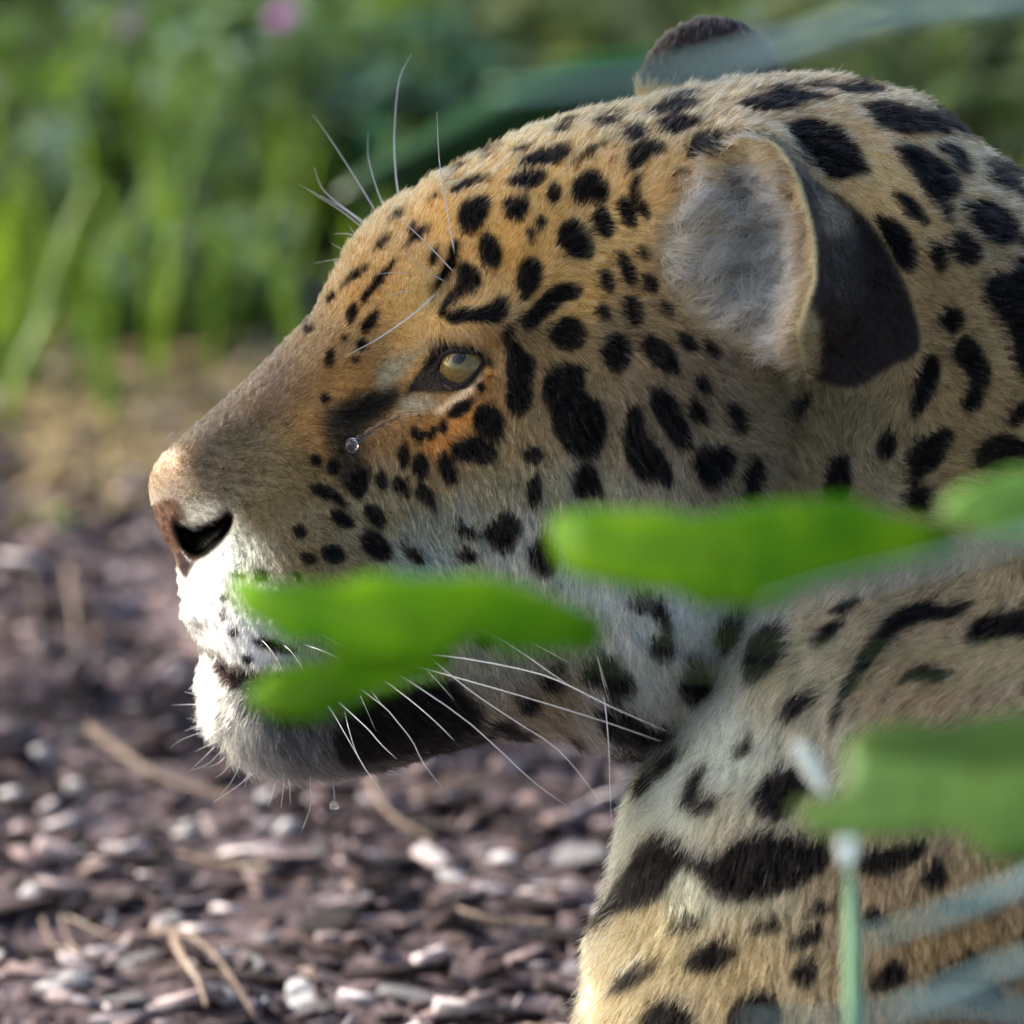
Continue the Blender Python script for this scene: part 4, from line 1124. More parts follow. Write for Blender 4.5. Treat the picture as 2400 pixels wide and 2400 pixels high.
# spots
blackc = lin((12, 11, 13))
sp = np.clip(spot, 0, 1)[..., None]
sp[int((1640 - MX0) / STEP):int((2160 - MX0) / STEP), int((300 - MY0) / STEP):int((900 - MY0) / STEP)] *= 1.0
earmask = np.zeros(spot.shape, np.float32)
raster(EARIN, earmask, 1.0); raster(np.concatenate([EAROUT, EARRIM[::-1]]), earmask, 1.0)
sp = sp * (1 - blur(earmask, 1)[..., None])
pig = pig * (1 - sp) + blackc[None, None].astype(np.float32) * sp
COATGAIN = 0.98
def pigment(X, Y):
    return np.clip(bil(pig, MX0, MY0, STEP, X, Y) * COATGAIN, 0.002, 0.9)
bare = np.clip(blur(nosem, 1) + blur(nostm, 1), 0, 1)
m_ = np.zeros(spot.shape, np.float32); raster(eyep('300,880 470,680 640,560 700,420 800,390 960,390 1280,450 1290,560 1220,690 1100,830 960,890 860,930 700,930 480,900'), m_, 1.0)
bare = np.maximum(bare, m_)
shortm = blur(np.clip(eyem, 0, 1), 3)

# --- skin mesh with pigment
jx = JV[:, 0] / K + 1200; jy = 1200 - JV[:, 1] / K
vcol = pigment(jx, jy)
# the far ear is dark on its back, pale on its edge
def far_ear(X, Y, w):
    return (w < -0.012) & (Y < 190) & (X > 1490) & (X < 1860) & (w > -0.07)
fe = far_ear(jx, jy, JV[:, 2]); vcol[fe] = lin((52, 46, 46)) * COATGAIN
jskin, n, l, b = new_mat('jaguar_skin')
a_ = n.new('ShaderNodeAttribute'); a_.attribute_name = 'coat'
g_ = n.new('ShaderNodeAttribute'); g_.attribute_name = 'bare'
tc = n.new('ShaderNodeTexCoord')
vz = n.new('ShaderNodeTexVoronoi'); vz.inputs['Scale'].default_value = 700
l.new(tc.outputs['Object'], vz.inputs['Vector'])
nz = n.new('ShaderNodeTexNoise'); nz.inputs['Scale'].default_value = 420; nz.inputs['Detail'].default_value = 5
l.new(tc.outputs['Object'], nz.inputs['Vector'])
rp = n.new('ShaderNodeMapRange'); rp.inputs[1].default_value = 0.35; rp.inputs[2].default_value = 0.6; rp.inputs[3].default_value = 0.45; rp.inputs[4].default_value = 1.1
l.new(nz.outputs[0], rp.inputs[0])
mp = n.new('ShaderNodeMix'); mp.data_type = 'FLOAT'; mp.inputs[2].default_value = 1.0
l.new(g_.outputs['Fac'], mp.inputs[0]); l.new(rp.outputs[0], mp.inputs[3])
vm = n.new('ShaderNodeVectorMath'); vm.operation = 'SCALE'
l.new(a_.outputs['Color'], vm.inputs[0]); l.new(mp.outputs[0], vm.inputs['Scale'])
l.new(vm.outputs[0], b.inputs['Base Color'])
mr = n.new('ShaderNodeMapRange'); mr.inputs[3].default_value = 0.9; mr.inputs[4].default_value = 0.33
l.new(g_.outputs['Fac'], mr.inputs[0]); l.new(mr.outputs[0], b.inputs['Roughness'])
b.inputs['Specular IOR Level'].default_value = 0.10
bp = n.new('ShaderNodeBump'); bp.inputs['Strength'].default_value = 0.3; bp.inputs['Distance'].default_value = 0.0006
l.new(vz.outputs[0], bp.inputs['Height']); l.new(bp.outputs[0], b.inputs['Normal'])
JW = Wn(JV)
me = mesh_np('jaguar', JW, JF, jskin)
at_ = me.attributes.new('coat', 'FLOAT_COLOR', 'POINT')
at_.data.foreach_set('color', np.concatenate([vcol, np.ones((len(vcol), 1))], 1).astype(np.float32).ravel())
at_ = me.attributes.new('bare', 'FLOAT', 'POINT')
at_.data.foreach_set('value', np.clip(bil(bare, MX0, MY0, STEP, jx, jy), 0, 1).astype(np.float32))
jaguar = link('jaguar', me)
tag(jaguar, 'jaguar lying in profile, tan coat with black spots, white chin and yellow eye', 'jaguar')

# --- fur
NH = 400000
cen = JV[JF].mean(1)
area = 0.5 * np.linalg.norm(JFN, axis=1)
fnu = JFN / (np.linalg.norm(JFN, axis=1, keepdims=True) + 1e-15)
cx_ = cen[:, 0] / K + 1200; cy_ = 1200 - cen[:, 1] / K
wgt = np.ones(len(JF))
wgt *= np.where(fnu[:, 2] < -0.35, 0.22, 1.0)                      # the side turned away
wgt *= np.where((cx_ > 2480) | (cy_ > 2480), 0.10, 1.0)             # flank and leg beyond the picture
ln_ = bil(Clen, 200, -60, 24.0, cx_, cy_)
wgt *= np.clip(5.0 / ln_, 0.5, 2.2)
brf = bil(bare, MX0, MY0, STEP, cx_, cy_)
wgt *= np.clip(1 - brf * 1.6, 0, 1)
eh = inside(EYEHOLE, cx_, cy_); wgt[eh] = 0
cup = inside(EARIN, cx_, cy_) & (cen[:, 2] > 0); wgt[cup] *= 0.85
p = area * wgt; p /= p.sum()
fi = RNG.choice(len(JF), NH, p=p)
a = RNG.random((NH, 2))
q = JV[JF[fi]]
root = (q[:, 0] * (1 - a[:, :1]) + q[:, 1] * a[:, :1]) * (1 - a[:, 1:]) + (q[:, 3] * (1 - a[:, :1]) + q[:, 2] * a[:, :1]) * a[:, 1:]
nq = JN[JF[fi]]
nrm = (nq[:, 0] * (1 - a[:, :1]) + nq[:, 1] * a[:, :1]) * (1 - a[:, 1:]) + (nq[:, 3] * (1 - a[:, :1]) + nq[:, 2] * a[:, :1]) * a[:, 1:]
nrm /= np.linalg.norm(nrm, axis=1, keepdims=True)
rx = root[:, 0] / K + 1200; ry = 1200 - root[:, 1] / K
fl = bil(Cflow, 200, -60, 24.0, rx, ry)
hl = bil(Clen, 200, -60, 24.0, rx, ry) * 1e-3
incup = inside(EARIN, rx, ry) & (root[:, 2] > 0)
onback = inside(np.concatenate([EAROUT, EARRIM[::-1]]), rx, ry) & (root[:, 2] > 0)
fe = far_ear(rx, ry, root[:, 2])
# ear cup: long pale hair sweeping in from the cheek and out from the rim
dr, tr = polydist(EARRIM, rx, ry)
c_in = np.stack([np.full(NH, 0.85), np.full(NH, -0.15)], 1)
c_in[ry > 620] = (0.75, -0.35); c_in[ry > 800] = (0.9, -0.1)
nearrim = dr < 95
c_in[nearrim] = (-0.9, 0.25)
fl[incup] = c_in[incup]
hl[incup] = np.where(nearrim[incup], 0.010, 0.018)
hl[onback] = 0.0035; fl[onback] = (0.5, 0.8)
hl[fe] = 0.0035; fl[fe] = (0.1, -1.0)
hl *= 1 - np.where(ry < 822, 0.1, 0.75) * np.clip(bil(shortm, MX0, MY0, STEP, rx, ry), 0, 1)
tan = np.stack([fl[:, 0], -fl[:, 1], np.zeros(NH)], 1)
tan -= nrm * (tan * nrm).sum(1, keepdims=True)
tan /= np.linalg.norm(tan, axis=1, keepdims=True) + 1e-9
def wob(P, wl, seed, k=3):
    """smooth random field used to gather hairs into tufts"""
    g = np.random.default_rng(seed)
    out = np.zeros((len(P), k))
    for _ in range(7):
        d = g.normal(size=3); d /= np.linalg.norm(d)
        ph = g.uniform(0, 6.28, k); s = 6.28 / (wl * g.uniform(0.6, 1.5))
        out += np.sin((P @ d)[:, None] * s + ph[None])
    return out / 2.6
lift = np.where(incup, 0.75, 0.42) + RNG.normal(0, 0.10, NH)
lift = np.where(fe | onback, 0.3, lift)
chin = (rx < 560) & (ry > 1540)
lift = np.where(chin, 0.75, lift)
d0_ = tan * np.cos(lift)[:, None] + nrm * np.sin(lift)[:, None]
cl = wob(root, 0.0032, 1) * 0.24 + wob(root, 0.011, 2) * 0.12
cl[incup] = wob(root[incup], 0.0055, 5) * 0.34 + wob(root[incup], 0.014, 6) * 0.34
d0_ += cl + RNG.normal(0, 0.07, (NH, 3)) + np.where(incup, 0.05, 0.0)[:, None] * RNG.normal(0, 1, (NH, 3))
d0_ /= np.linalg.norm(d0_, axis=1, keepdims=True)
bend = tan * 0.38 - nrm * 0.14 + cl * 0.5 + np.where(incup, 0.07, 0.05)[:, None] * RNG.normal(0, 1, (NH, 3))
hl *= RNG.uniform(0.62, 1.12, NH)
far = (rx > 2480) | (ry > 2480) | (nrm[:, 2] < -0.35)
NP = 5
s_ = np.linspace(0, 1, NP)
pts = root[:, None, :] + hl[:, None, None] * (d0_[:, None, :] * s_[None, :, None] * (1 - 0.25 * s_[None, :, None]) + bend[:, None, :] * (s_ ** 2)[None, :, None] * 0.8)
pts[:, 0, :] -= nrm * 0.0004
tipx = pts[:, 3, 0] / K + 1200; tipy = 1200 - pts[:, 3, 1] / K
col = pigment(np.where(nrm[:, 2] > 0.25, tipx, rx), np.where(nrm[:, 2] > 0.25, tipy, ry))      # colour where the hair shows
col[fe] = lin((50, 45, 46)) * COATGAIN
rimh = incup & (dr < 26); 
cupm = np.zeros(spot.shape, np.float32); raster(EARIN, cupm, 1.0); cupm = bil(blur(cupm[400:640, 80:340], 24), MX0 + 400 * STEP, MY0 + 80 * STEP, STEP, rx, ry)
cupm = np.where(incup & ~rimh & (ry > 375), np.clip((cupm - 0.45) * 2.2, 0, 1), 0)[:, None]
col = col * (1 - cupm) + lin((248, 240, 216)) * cupm
dk = incup & (bil(pig[..., 1].copy(), MX0, MY0, STEP, rx, ry) < 0.16)
col[dk & (RNG.random(NH) < 0.15)] = lin((92, 88, 88)) * COATGAIN
lum = col.mean(1)
var = np.exp(RNG.normal(0, 0.42, NH) + 0.22 * wob(root, 0.0028, 8, 1)[:, 0] + 0.10 * wob(root, 0.009, 9, 1)[:, 0])
var = np.where(incup, var * 1.15 * np.exp(0.42 * wob(root * np.array([0.28, 1.0, 0.6]), 0.0030, 12, 1)[:, 0]), var)
col = col * var[:, None]
# ticking: some dark-tipped hairs in the brown fur of nose, muzzle and cheek
tick = (RNG.random(NH) < np.where((rx < 900) & (ry > 760), 0.26, 0.10)) & (lum > 0.05) & ~chin & (ry < 1500)
col[tick] *= RNG.uniform(0.25, 0.55, (tick.sum(), 1))
pale = (RNG.random(NH) < 0.10) & (lum > 0.05)
col[pale] = col[pale] * 0.5 + 0.5 * np.array([0.62, 0.55, 0.44])
stray = (RNG.random(NH) < 0.006) & (lum < 0.05) & ~onback
col[stray] = np.array([0.35, 0.32, 0.28])
col = np.clip(col, 0.0015, 0.88)
hc = bpy.data.hair_curves.new('fur')
hc.add_curves([NP] * NH)
hc.attributes['position'].data.foreach_set('vector', Wn(pts.reshape(-1, 3)).astype(np.float32).ravel())
rad = np.where(far, 0.00028, 0.000150) * RNG.uniform(0.75, 1.25, NH)
rad = np.where(hl < 0.004, rad * 0.85, rad)
rad = np.where(incup, rad * 1.4, rad)
rr_ = rad[:, None] * (1 - 0.8 * s_[None] ** 1.6)
ra = hc.attributes.get('radius') or hc.attributes.new('radius', 'FLOAT', 'POINT')
ra.data.foreach_set('value', rr_.astype(np.float32).ravel())
ca = hc.attributes.new('haircol', 'FLOAT_COLOR', 'CURVE')
ca.data.foreach_set('color', np.concatenate([col, np.ones((NH, 1))], 1).astype(np.float32).ravel())
hc.materials.append(hair_mat('coat_fur', attr='haircol'))
fur = link('fur', hc, jaguar)
tag(fur, kind='stuff')
# ------------------------------------------------------------------ eyes, whiskers, water
def sphere(c, r, nu=32, nv=20, sq=(1, 1, 1)):
    V = []; F = []
    for j in range(nv + 1):
        ph = math.pi * j / nv
        for i in range(nu):
            th = 2 * math.pi * i / nu
            V.append(Vector((c[0] + r * sq[0] * math.sin(ph) * math.cos(th), c[1] + r * sq[1] * math.sin(ph) * math.sin(th), c[2] + r * sq[2] * math.cos(ph))))
    for j in range(nv):
        for i in range(nu):
            F.append((j * nu + i, (j + 1) * nu + i, (j + 1) * nu + (i + 1) % nu, j * nu + (i + 1) % nu))
    return V, F
emat, n, l, b = new_mat('eyeball')
gm = n.new('ShaderNodeAttribute'); gm.attribute_name = 'gaze'
cr = n.new('ShaderNodeValToRGB'); e = cr.color_ramp.elements
e[0].position = 0.0; e[0].color = (0.02, 0.02, 0.025, 1)
e[1].position = 1.0; e[1].color = (0.004, 0.004, 0.004, 1)
for p_, c_ in ((0.60, (0.02, 0.016, 0.02)), (0.63, (0.08, 0.06, 0.02)), (0.68, (0.14, 0.09, 0.025)), (0.88, (0.21, 0.14, 0.038)), (0.972, (0.15, 0.12, 0.03)), (0.981, (0.006, 0.006, 0.006))):
    x = e.new(p_); x.color = (*c_, 1)
l.new(gm.outputs['Fac'], cr.inputs[0])
tc = n.new('ShaderNodeTexCoord'); nz = n.new('ShaderNodeTexNoise'); nz.inputs['Scale'].default_value = 900; nz.inputs['Detail'].default_value = 6
l.new(tc.outputs['Object'], nz.inputs['Vector'])
mr = n.new('ShaderNodeMapRange'); mr.inputs[1].default_value = 0.3; mr.inputs[2].default_value = 0.7; mr.inputs[3].default_value = 0.6; mr.inputs[4].default_value = 1.25
l.new(nz.outputs[0], mr.inputs[0])
vm = n.new('ShaderNodeVectorMath'); vm.operation = 'SCALE'
l.new(cr.outputs[0], vm.inputs[0]); l.new(mr.outputs[0], vm.inputs['Scale']); l.new(vm.outputs[0], b.inputs['Base Color'])
b.inputs['Roughness'].default_value = 0.1; b.inputs['Specular IOR Level'].default_value = 0.4
b.inputs['Coat Weight'].default_value = 0.3; b.inputs['Coat Roughness'].default_value = 0.02
RE = 0.0134
lidm = noise_mat('eyelid_skin', [(0.006, 0.005, 0.007), (0.016, 0.013, 0.016)], scale=300, rough=0.6, bump=0.4)
EYEW = max(surf_w(1150, 820), surf_w(1130, 930)) - 0.0032
print('EYEW', EYEW, surf_w(1150, 820), surf_w(1130, 930), surf_w(1010, 900), surf_w(1080, 790))
def make_eye(side):
    ew = EYEW
    c = Vector(((1104 - 1200) * K, (1200 - 868) * K, side * (ew - RE)))
    gaze = Vector((-0.33, 0.36, side * 0.87)).normalized()
    V, F = sphere((0, 0, 0), RE, 48, 32)
    g = [max(0.0, v.normalized().dot(gaze)) for v in V]
    # the cornea bulges a little
    V = [v * (1 + 0.10 * max(0, (gg - 0.72) / 0.28) ** 1.0) for v, gg in zip(V, g)]
    V = [Wp(*(v + c)) for v in V]
    me = mesh_py('eye', V, F, emat)
    at_ = me.attributes.new('gaze', 'FLOAT', 'POINT'); at_.data.foreach_set('value', g)
    o = link('eye', me, jaguar)
    # black lid rims: the upper one thick and overhanging
    up_ = [(690, 640), (720, 540), (790, 450), (900, 400), (1040, 395), (1160, 412), (1260, 440), (1310, 500), (1330, 550)]
    lo_ = [(690, 640), (740, 720), (810, 790), (900, 838), (1000, 850), (1090, 790), (1190, 690), (1270, 580), (1330, 545)]
    for nm, ln_, r0, fwd in (('upper_eyelid', up_, 0.0016, 0.0014), ('lower_eyelid', lo_, 0.0010, 0.0004)):
        Q = []
        for x, y in ln_:
            px, py = 900 + x * 350 / 1932.0, 750 + y * 350 / 1932.0
            uu_, vv_ = (px - 1200) * K, (1200 - py) * K
            rr2 = RE ** 2 - (uu_ - c.x) ** 2 - (vv_ - c.y) ** 2
            w_ = (abs(c.z) + math.sqrt(max(rr2, 0.0)) + fwd)
            Q.append(Wp(uu_, vv_, side * w_))
        S = spline(Q, 26)
        V2, F2 = tube(S, [r0 * (0.45 + 0.55 * math.sin(math.pi * i / 25.0)) for i in range(26)], 8)
        link(nm, mesh_py(nm, V2, F2, lidm), jaguar)
    return c
EYEC = make_eye(1); make_eye(-1)

whm = hair_mat('whisker', (0.86, 0.84, 0.80), rough=0.3)
wdiff = noise_mat('whisker_horn', [(0.74, 0.72, 0.68), (0.86, 0.85, 0.82)], scale=60, rough=0.35)
def whisker(pts, w0, w1, r=0.00030):
    """root first; w0: depth at root (None = on the skin), w1: how far the tip stands off"""
    n = len(pts); P = []
    if w0 is None: w0 = surf_w(*pts[0])
    for i, (x, y) in enumerate(pts):
        t = i / (n - 1)
        w = w0 + (w1 - w0) * t
        P.append(Wp((x - 1200) * K, (1200 - y) * K, w))
    Q = spline(P, 14)
    R = [r * (1 - 0.82 * (i / 13.0) ** 1.3) for i in range(14)]
    V, F = tube(Q, R, 6)
    link('whisker', mesh_py('whisker', V, F, wdiff), jaguar)
def wk(t, s, w0, w1, r=0.00030):
    whisker([tuple(p) for p in tp(t, s)], w0, w1, r)
TILE['P'] = (0, 0); 
def wl_(s, w0, w1, r=0.00030):      # coordinates from the 1200-wide upper-left sheet
    a = np.array([float(x) for x in s.replace(',', ' ').split()]).reshape(-1, 2) * (1200 / 1932.0)
    whisker([tuple(p) for p in a], w0, w1, r)
# brow whiskers of the far side, rising behind the forehead
wl_('1505,760 1488,640 1482,480 1500,280 1545,180', -0.015, -0.04)
wl_('1430,815 1330,650 1240,510 1170,410', -0.015, -0.04)
wl_('1455,800 1410,680 1382,570 1382,475', -0.01, -0.03, 0.00024)
wl_('1385,850 1290,775 1200,725 1115,678', -0.01, -0.03, 0.00026)
wl_('1382,865 1290,790 1210,738 1150,700', -0.01, -0.03, 0.00026)
wl_('1388,840 1290,770 1210,700 1175,615', -0.01, -0.03, 0.00024)
wl_('1352,893 1310,872 1250,870', -0.008, -0.02, 0.0002)
wl_('1348,885 1325,862 1310,838', -0.008, -0.02, 0.00016)
wl_('1320,945 1285,930 1238,905', -0.008, -0.02, 0.0002)
wl_('1305,962 1240,972 1165,985', -0.005, -0.02, 0.0002)
# brow whiskers of this side
wl_('1716,960 1690,810 1660,620 1650,430', None, 0.085, 0.00032)
wl_('1710,1025 1620,930 1530,845 1490,810', None, 0.075, 0.00032)
wl_('1685,1065 1620,1030 1560,985 1530,945', None, 0.07, 0.0003)
wl_('1645,1108 1570,1180 1430,1280 1305,1348', None, 0.085, 0.0004)
wl_('1555,1035 1490,1028 1415,1038', None, 0.056, 0.00022)
wl_('1558,1098 1500,1105 1440,1130', None, 0.056, 0.00022)
# moustache whiskers
wk('N', '-150,600 110,745 400,880 900,1210 1200,1470 1450,1700 1690,1870', None, 0.105, 0.00042)
wk('N', '-60,880 230,900 480,1060 700,1240 855,1390', None, 0.095, 0.00034)
wk('N', '0,900 140,1010 330,1150 420,1250 540,1400 620,1560 760,1740', None, 0.09, 0.00034)
wk('N', '-200,950 0,1130 200,1310 300,1420 420,1530', None, 0.085, 0.00036)
wk('N', '-150,1080 -60,1200 60,1400 200,1640', None, 0.075, 0.00032)
wk('N', '20,1180 60,1330 110,1480 190,1620 300,1770', None, 0.07, 0.0002)
wk('N', '220,760 600,850 900,930 1300,1040 1932,1230 2400,1390', None, 0.12, 0.00040)
wk('N', '300,720 650,750 1000,790 1450,880 1700,970 2000,1120 2440,1310', None, 0.125, 0.00040)
wk('N', '500,620 760,850 1000,1040 1300,1240 1600,1430 1780,1620 1932,1820', None, 0.11, 0.00034)
wk('N', '560,500 880,505 1150,610 1400,760 1600,900 1700,960', None, 0.105, 0.00032)
wk('N', '800,450 1060,500 1300,600 1550,720 1720,810', None, 0.1, 0.00026)
wk('N', '60,560 320,640 560,800 700,920 850,1085', None, 0.09, 0.00024)
wk('N', '220,1020 300,1120 420,1240', None, 0.075, 0.0002)
wk('N', '120,1020 180,1140 260,1320', None, 0.07, 0.00016)
wk('I', '760,1500 700,1330 650,1130 620,1020', None, 0.10, 0.0003)
wk('I', '780,1515 720,1340 670,1180 640,1080', None, 0.10, 0.00026)
wk('I', '690,1340 715,1600 728,1800 735,2100 745,2330', None, 0.10, 0.00026)
wk('I', '640,1560 660,1430 830,1200 920,900 925,730 880,600 850,520', None, 0.105, 0.00022)
wk('M', '800,500 812,640 815,800', None, 0.05, 0.00016)
wk('M', '1000,640 1060,700 1130,800 1170,890', None, 0.06, 0.0002)
wk('M', '1170,680 1230,730 1290,810 1330,880', None, 0.065, 0.00024)
wk('M', '1330,680 1480,730 1650,810 1770,880', None, 0.075, 0.00026)
# bristles of lip and chin against the soil
for s in ('315,365 285,385 245,445', '325,470 300,475 285,480', '350,630 300,665 255,700', '365,700 340,780 328,885', '410,790 370,850 345,905', '440,860 425,900 412,940',
          '490,915 465,940 450,970', '535,940 520,1000 515,1100'):
    a = tp('A', s) 
    whisker([tuple(p) for p in a], 0.004, 0.0, 0.00016)
for s in ('530,1080 470,1060 405,1045', '550,1140 440,1142 315,1145', '590,1335 430,1390 350,1430 295,1480', '560,1305 480,1320 410,1342', '640,1460 560,1540 440,1655', '680,1500 590,1590 440,1650',
          '720,1540 640,1600 480,1635', '660,1420 570,1460 480,1505', '760,1590 700,1660 640,1700', '830,1600 770,1720 680,1830', '910,1650 840,1740 620,1890', '930,1660 880,1720 865,1780',
          '1155,1600 1162,1750 1140,1932', '1095,1740 1075,1830 1040,1920', '1365,1650 1365,1780 1362,1930 1290,2130', '1200,1700 1210,1800 1212,1900', '540,1160 505,1220 485,1250'):
    a = tp('M', s)
    whisker([tuple(p) for p in a], 0.008, 0.004, 0.00017)
rs = np.random.default_rng(21)

# water: a tear running down the cheek and a drop hanging from the jaw
wm, n, l, b = new_mat('water')
b.inputs['Base Color'].default_value = (1, 1, 1, 1); b.inputs['Roughness'].default_value = 0.0
b.inputs['IOR'].default_value = 1.33; b.inputs['Transmission Weight'].default_value = 1.0
def drop(name, trail, centre, r, w_off, stretch, label, wfix=None, rt=0.0006):
    P = []
    for x, y in trail:
        w = (surf_w(x, y) + w_off) if wfix is None else wfix
        P.append(Wp((x - 1200) * K, (1200 - y) * K, w))
    w = (surf_w(*centre) + w_off) if wfix is None else wfix
    c = Wp((centre[0] - 1200) * K, (1200 - centre[1]) * K, w)
    Q = spline(P + [c], 24)
    R = [rt * min(1.0, 0.15 + i / 8.0) * (0.55 + 0.25 * math.sin(i * 1.7) + 0.45 * (i / 23.0) ** 3) for i in range(24)]
    base = Q[0].copy()
    V, F = tube([q - base for q in Q], R, 8)
    V2, F2 = sphere((0, 0, 0), r, 24, 16)
    k = len(V)
    cc = c - base
    V2 = [cc + v.x * Vector((1, 0, 0)) + v.y * DV + v.z * UP * (stretch if v.z > 0 else 1.0) for v in V2]
    o = link(name, mesh_py(name, V, F, wm))
    o.location = base
    o2 = link('bead', mesh_py('bead', V2, F2, wm), o)
    tag(o, label, 'water drop')
drop('tear', [(985, 975), (960, 968), (930, 976), (900, 990), (870, 1008), (845, 1026)], (825, 1046), 0.0025, 0.0080, 1.35, 'clear tear running down from the eye of the jaguar', rt=0.0016)
drop('water_drop', [(781, 1828), (780, 1850), (782, 1870)], (781, 1893), 0.0018, 0.0, 1.3, 'small water drop hanging by a thread from the jaw of the jaguar', wfix=0.022, rt=0.0004)
# ------------------------------------------------------------------ small unseen tree at the side, its crown shaped to shade the animal
barkm = noise_mat('bark', [(0.06, 0.045, 0.035), (0.16, 0.12, 0.09)], scale=18, rough=0.95, bump=1.0)
tr_ = bpy.data.objects.new('shade_tree', None); COL.objects.link(tr_)
tb = Vector((-1.35, 1.0, 0)); tr_.location = tb
V, F = tube(spline([Vector((0, 0, -0.05)), Vector((0.03, 0, 0.35)), Vector((0.12, -0.05, 0.75)), Vector((0.30, -0.16, 1.15)), Vector((0.36, -0.2, 1.6))], 14), [0.055 - 0.003 * i for i in range(14)], 10)
link('trunk', mesh_py('trunk', V, F, barkm), tr_)
r_ = random.Random(9)
cc = Vector((0, 0, 0.30)) + SUN * 0.9
specs = []; limbs = []
for k in range(9):
    e_ = cc + Vector((r_.uniform(-.3, .3), r_.uniform(-.25, .25), r_.uniform(-.12, .4)))
    s_ = tb + Vector((0.12, -0.05, 0.75)).lerp(Vector((0.34, -0.18, 1.4)), r_.random())
    V, F = tube(spline([s_ - tb, (s_.lerp(e_, .5) + Vector((0, 0, .07))) - tb, e_ - tb], 9), [0.016 * (1 - i / 10) for i in range(9)], 6)
    link('limb', mesh_py('limb', V, F, barkm), tr_)
# leaves are placed to shade the animal, with gaps left for sun on nose tip, lip and chin
vx = JV[:, 0] / K + 1200; vy = 1200 - JV[:, 1] / K
NS = JN @ (Mw @ np.array(SUN))
face = (vx > 250) & (vx < 2560) & (vy < 2480) & (NS > -0.1)
litm = face & (((vx < 620) & (vy > 1300) & (vy < 1860)) | ((((vx - 366) / 58) ** 2 + ((vy - 1136) / 66) ** 2 < 1) & (JV[:, 2] > -0.012) & (JV[:, 2] < 0.03)))
s0 = np.array(SUN); ax1 = np.cross(s0, (0, 0, 1.0)); ax1 /= np.linalg.norm(ax1); ax2 = np.cross(s0, ax1)
def onplane(a): return np.stack([a @ ax1, a @ ax2], 1)
gr_ = np.random.default_rng(17)
LQ = onplane(JW[litm]); LQ = LQ[gr_.choice(len(LQ), min(len(LQ), 1500), replace=False)]
shade = np.nonzero(face & ~litm)[0]
pick = gr_.choice(shade, 5200)
tt = gr_.uniform(0.70, 1.10, len(pick)); ll = gr_.uniform(0.035, 0.062, len(pick))
C = JW[pick] + s0[None] * tt[:, None] + gr_.normal(0, 0.012, (len(pick), 3))
dmin = np.array([np.sqrt(((LQ - q[None]) ** 2).sum(1).min()) for q in onplane(C)])
ll = np.minimum(ll, (dmin - 0.0015) * 1.8)
for c, l_ in zip(C, ll):
    if l_ < 0.007: continue
    az = r_.uniform(0, 6.28); pit = r_.uniform(-.6, .6)
    d = Vector((math.cos(az) * math.cos(pit), math.sin(az) * math.cos(pit), math.sin(pit)))
    specs.append((Vector(c) - d * l_ * 0.5 - tb, az, pit, r_.uniform(-1.2, 1.2), l_, l_ * r_.uniform(.32, .45), r_.uniform(0, .3)))
for k in range(1200):
    c = cc + Vector((r_.gauss(-0.25, .25), r_.gauss(0.2, .25), abs(r_.gauss(0.25, .25))))
    q = onplane(np.array(c)[None])[0]
    if np.sqrt(((LQ - q[None]) ** 2).sum(1).min()) < 0.05: continue
    l_ = r_.uniform(0.035, 0.06)
    specs.append((c - tb, r_.uniform(0, 6.28), r_.uniform(-.5, .5), r_.uniform(-.6, .6), l_, l_ * .36, r_.uniform(0, .3)))
V, F = scatter_leaves(specs)
cr = link('crown', mesh_py('crown', V, F, leaf_mat('tree_leaf', (0.03, 0.075, 0.015), (0.06, 0.12, 0.03), trans=0.2)), tr_); cr['kind'] = 'stuff'
tag(tr_, 'small leafy tree leaning over the soil beside the jaguar', 'tree')
# ------------------------------------------------------------------ out-of-focus plants between lens and animal
fgm = {'a': leaf_mat('foreground_leaf', (0.055, 0.25, 0.006), (0.25, 0.50, 0.012), trans=0.6, scale=38, rough=0.5, spec=0.1),
       'b': leaf_mat('foreground_leaf_pale', (0.10, 0.26, 0.05), (0.27, 0.46, 0.10), trans=0.55, scale=38, rough=0.5, spec=0.25)}
def big_leaf(parent, base, poly, w, tilt, mat, stalk):
    """leaf blade with its own outline, thickness, curl and midrib; survey outline taken at depth w"""
    P = smooth_poly(np.array(poly, float) * f19, 1)
    P = P + np.random.default_rng(int(P[0, 0])).normal(0, 7.0, P.shape)
    c = P.mean(0)
    bm = bmesh.new()
    vs_ = []
    def pt(x, y):
        dx, dy = (x - c[0]) / 600.0, (y - c[1]) / 300.0
        ww_ = w + tilt[0] * dx + tilt[1] * dy - 0.012 * dx * dx - 0.010 * dy * dy
        return at(x, y, ww_) - base
    rings = []
    for s in (1.0, 0.8, 0.55, 0.28):
        rings.append([bm.verts.new(pt(*(c + (p - c) * s))) for p in P])
    cv = bm.verts.new(pt(*c))
    n = len(P)
    for a, b in zip(rings[:-1], rings[1:]):
        for i in range(n): bm.faces.new((a[i], a[(i + 1) % n], b[(i + 1) % n], b[i]))
    for i in range(n): bm.faces.new((rings[-1][i], rings[-1][(i + 1) % n], cv))
    bmesh.ops.recalc_face_normals(bm, faces=bm.faces)
    me = bpy.data.meshes.new('leaf'); bm.to_mesh(me); bm.free()
    for p in me.polygons: p.use_smooth = True
    me.materials.append(mat)
    o = link('leaf', me, parent)
    md_ = o.modifiers.new('thickness', 'SOLIDIFY'); md_.thickness = 0.0004; md_.offset = 0
    # midrib and stalk run on to the plant's stem
    Q = [at(*(np.array(q) * f19), w) - base for q in stalk]
    V, F = tube(spline(Q, 16), [0.0003 + 0.0004 * i / 15 for i in range(16)], 6)
    link('midrib', mesh_py('midrib', V, F, stemm), o)
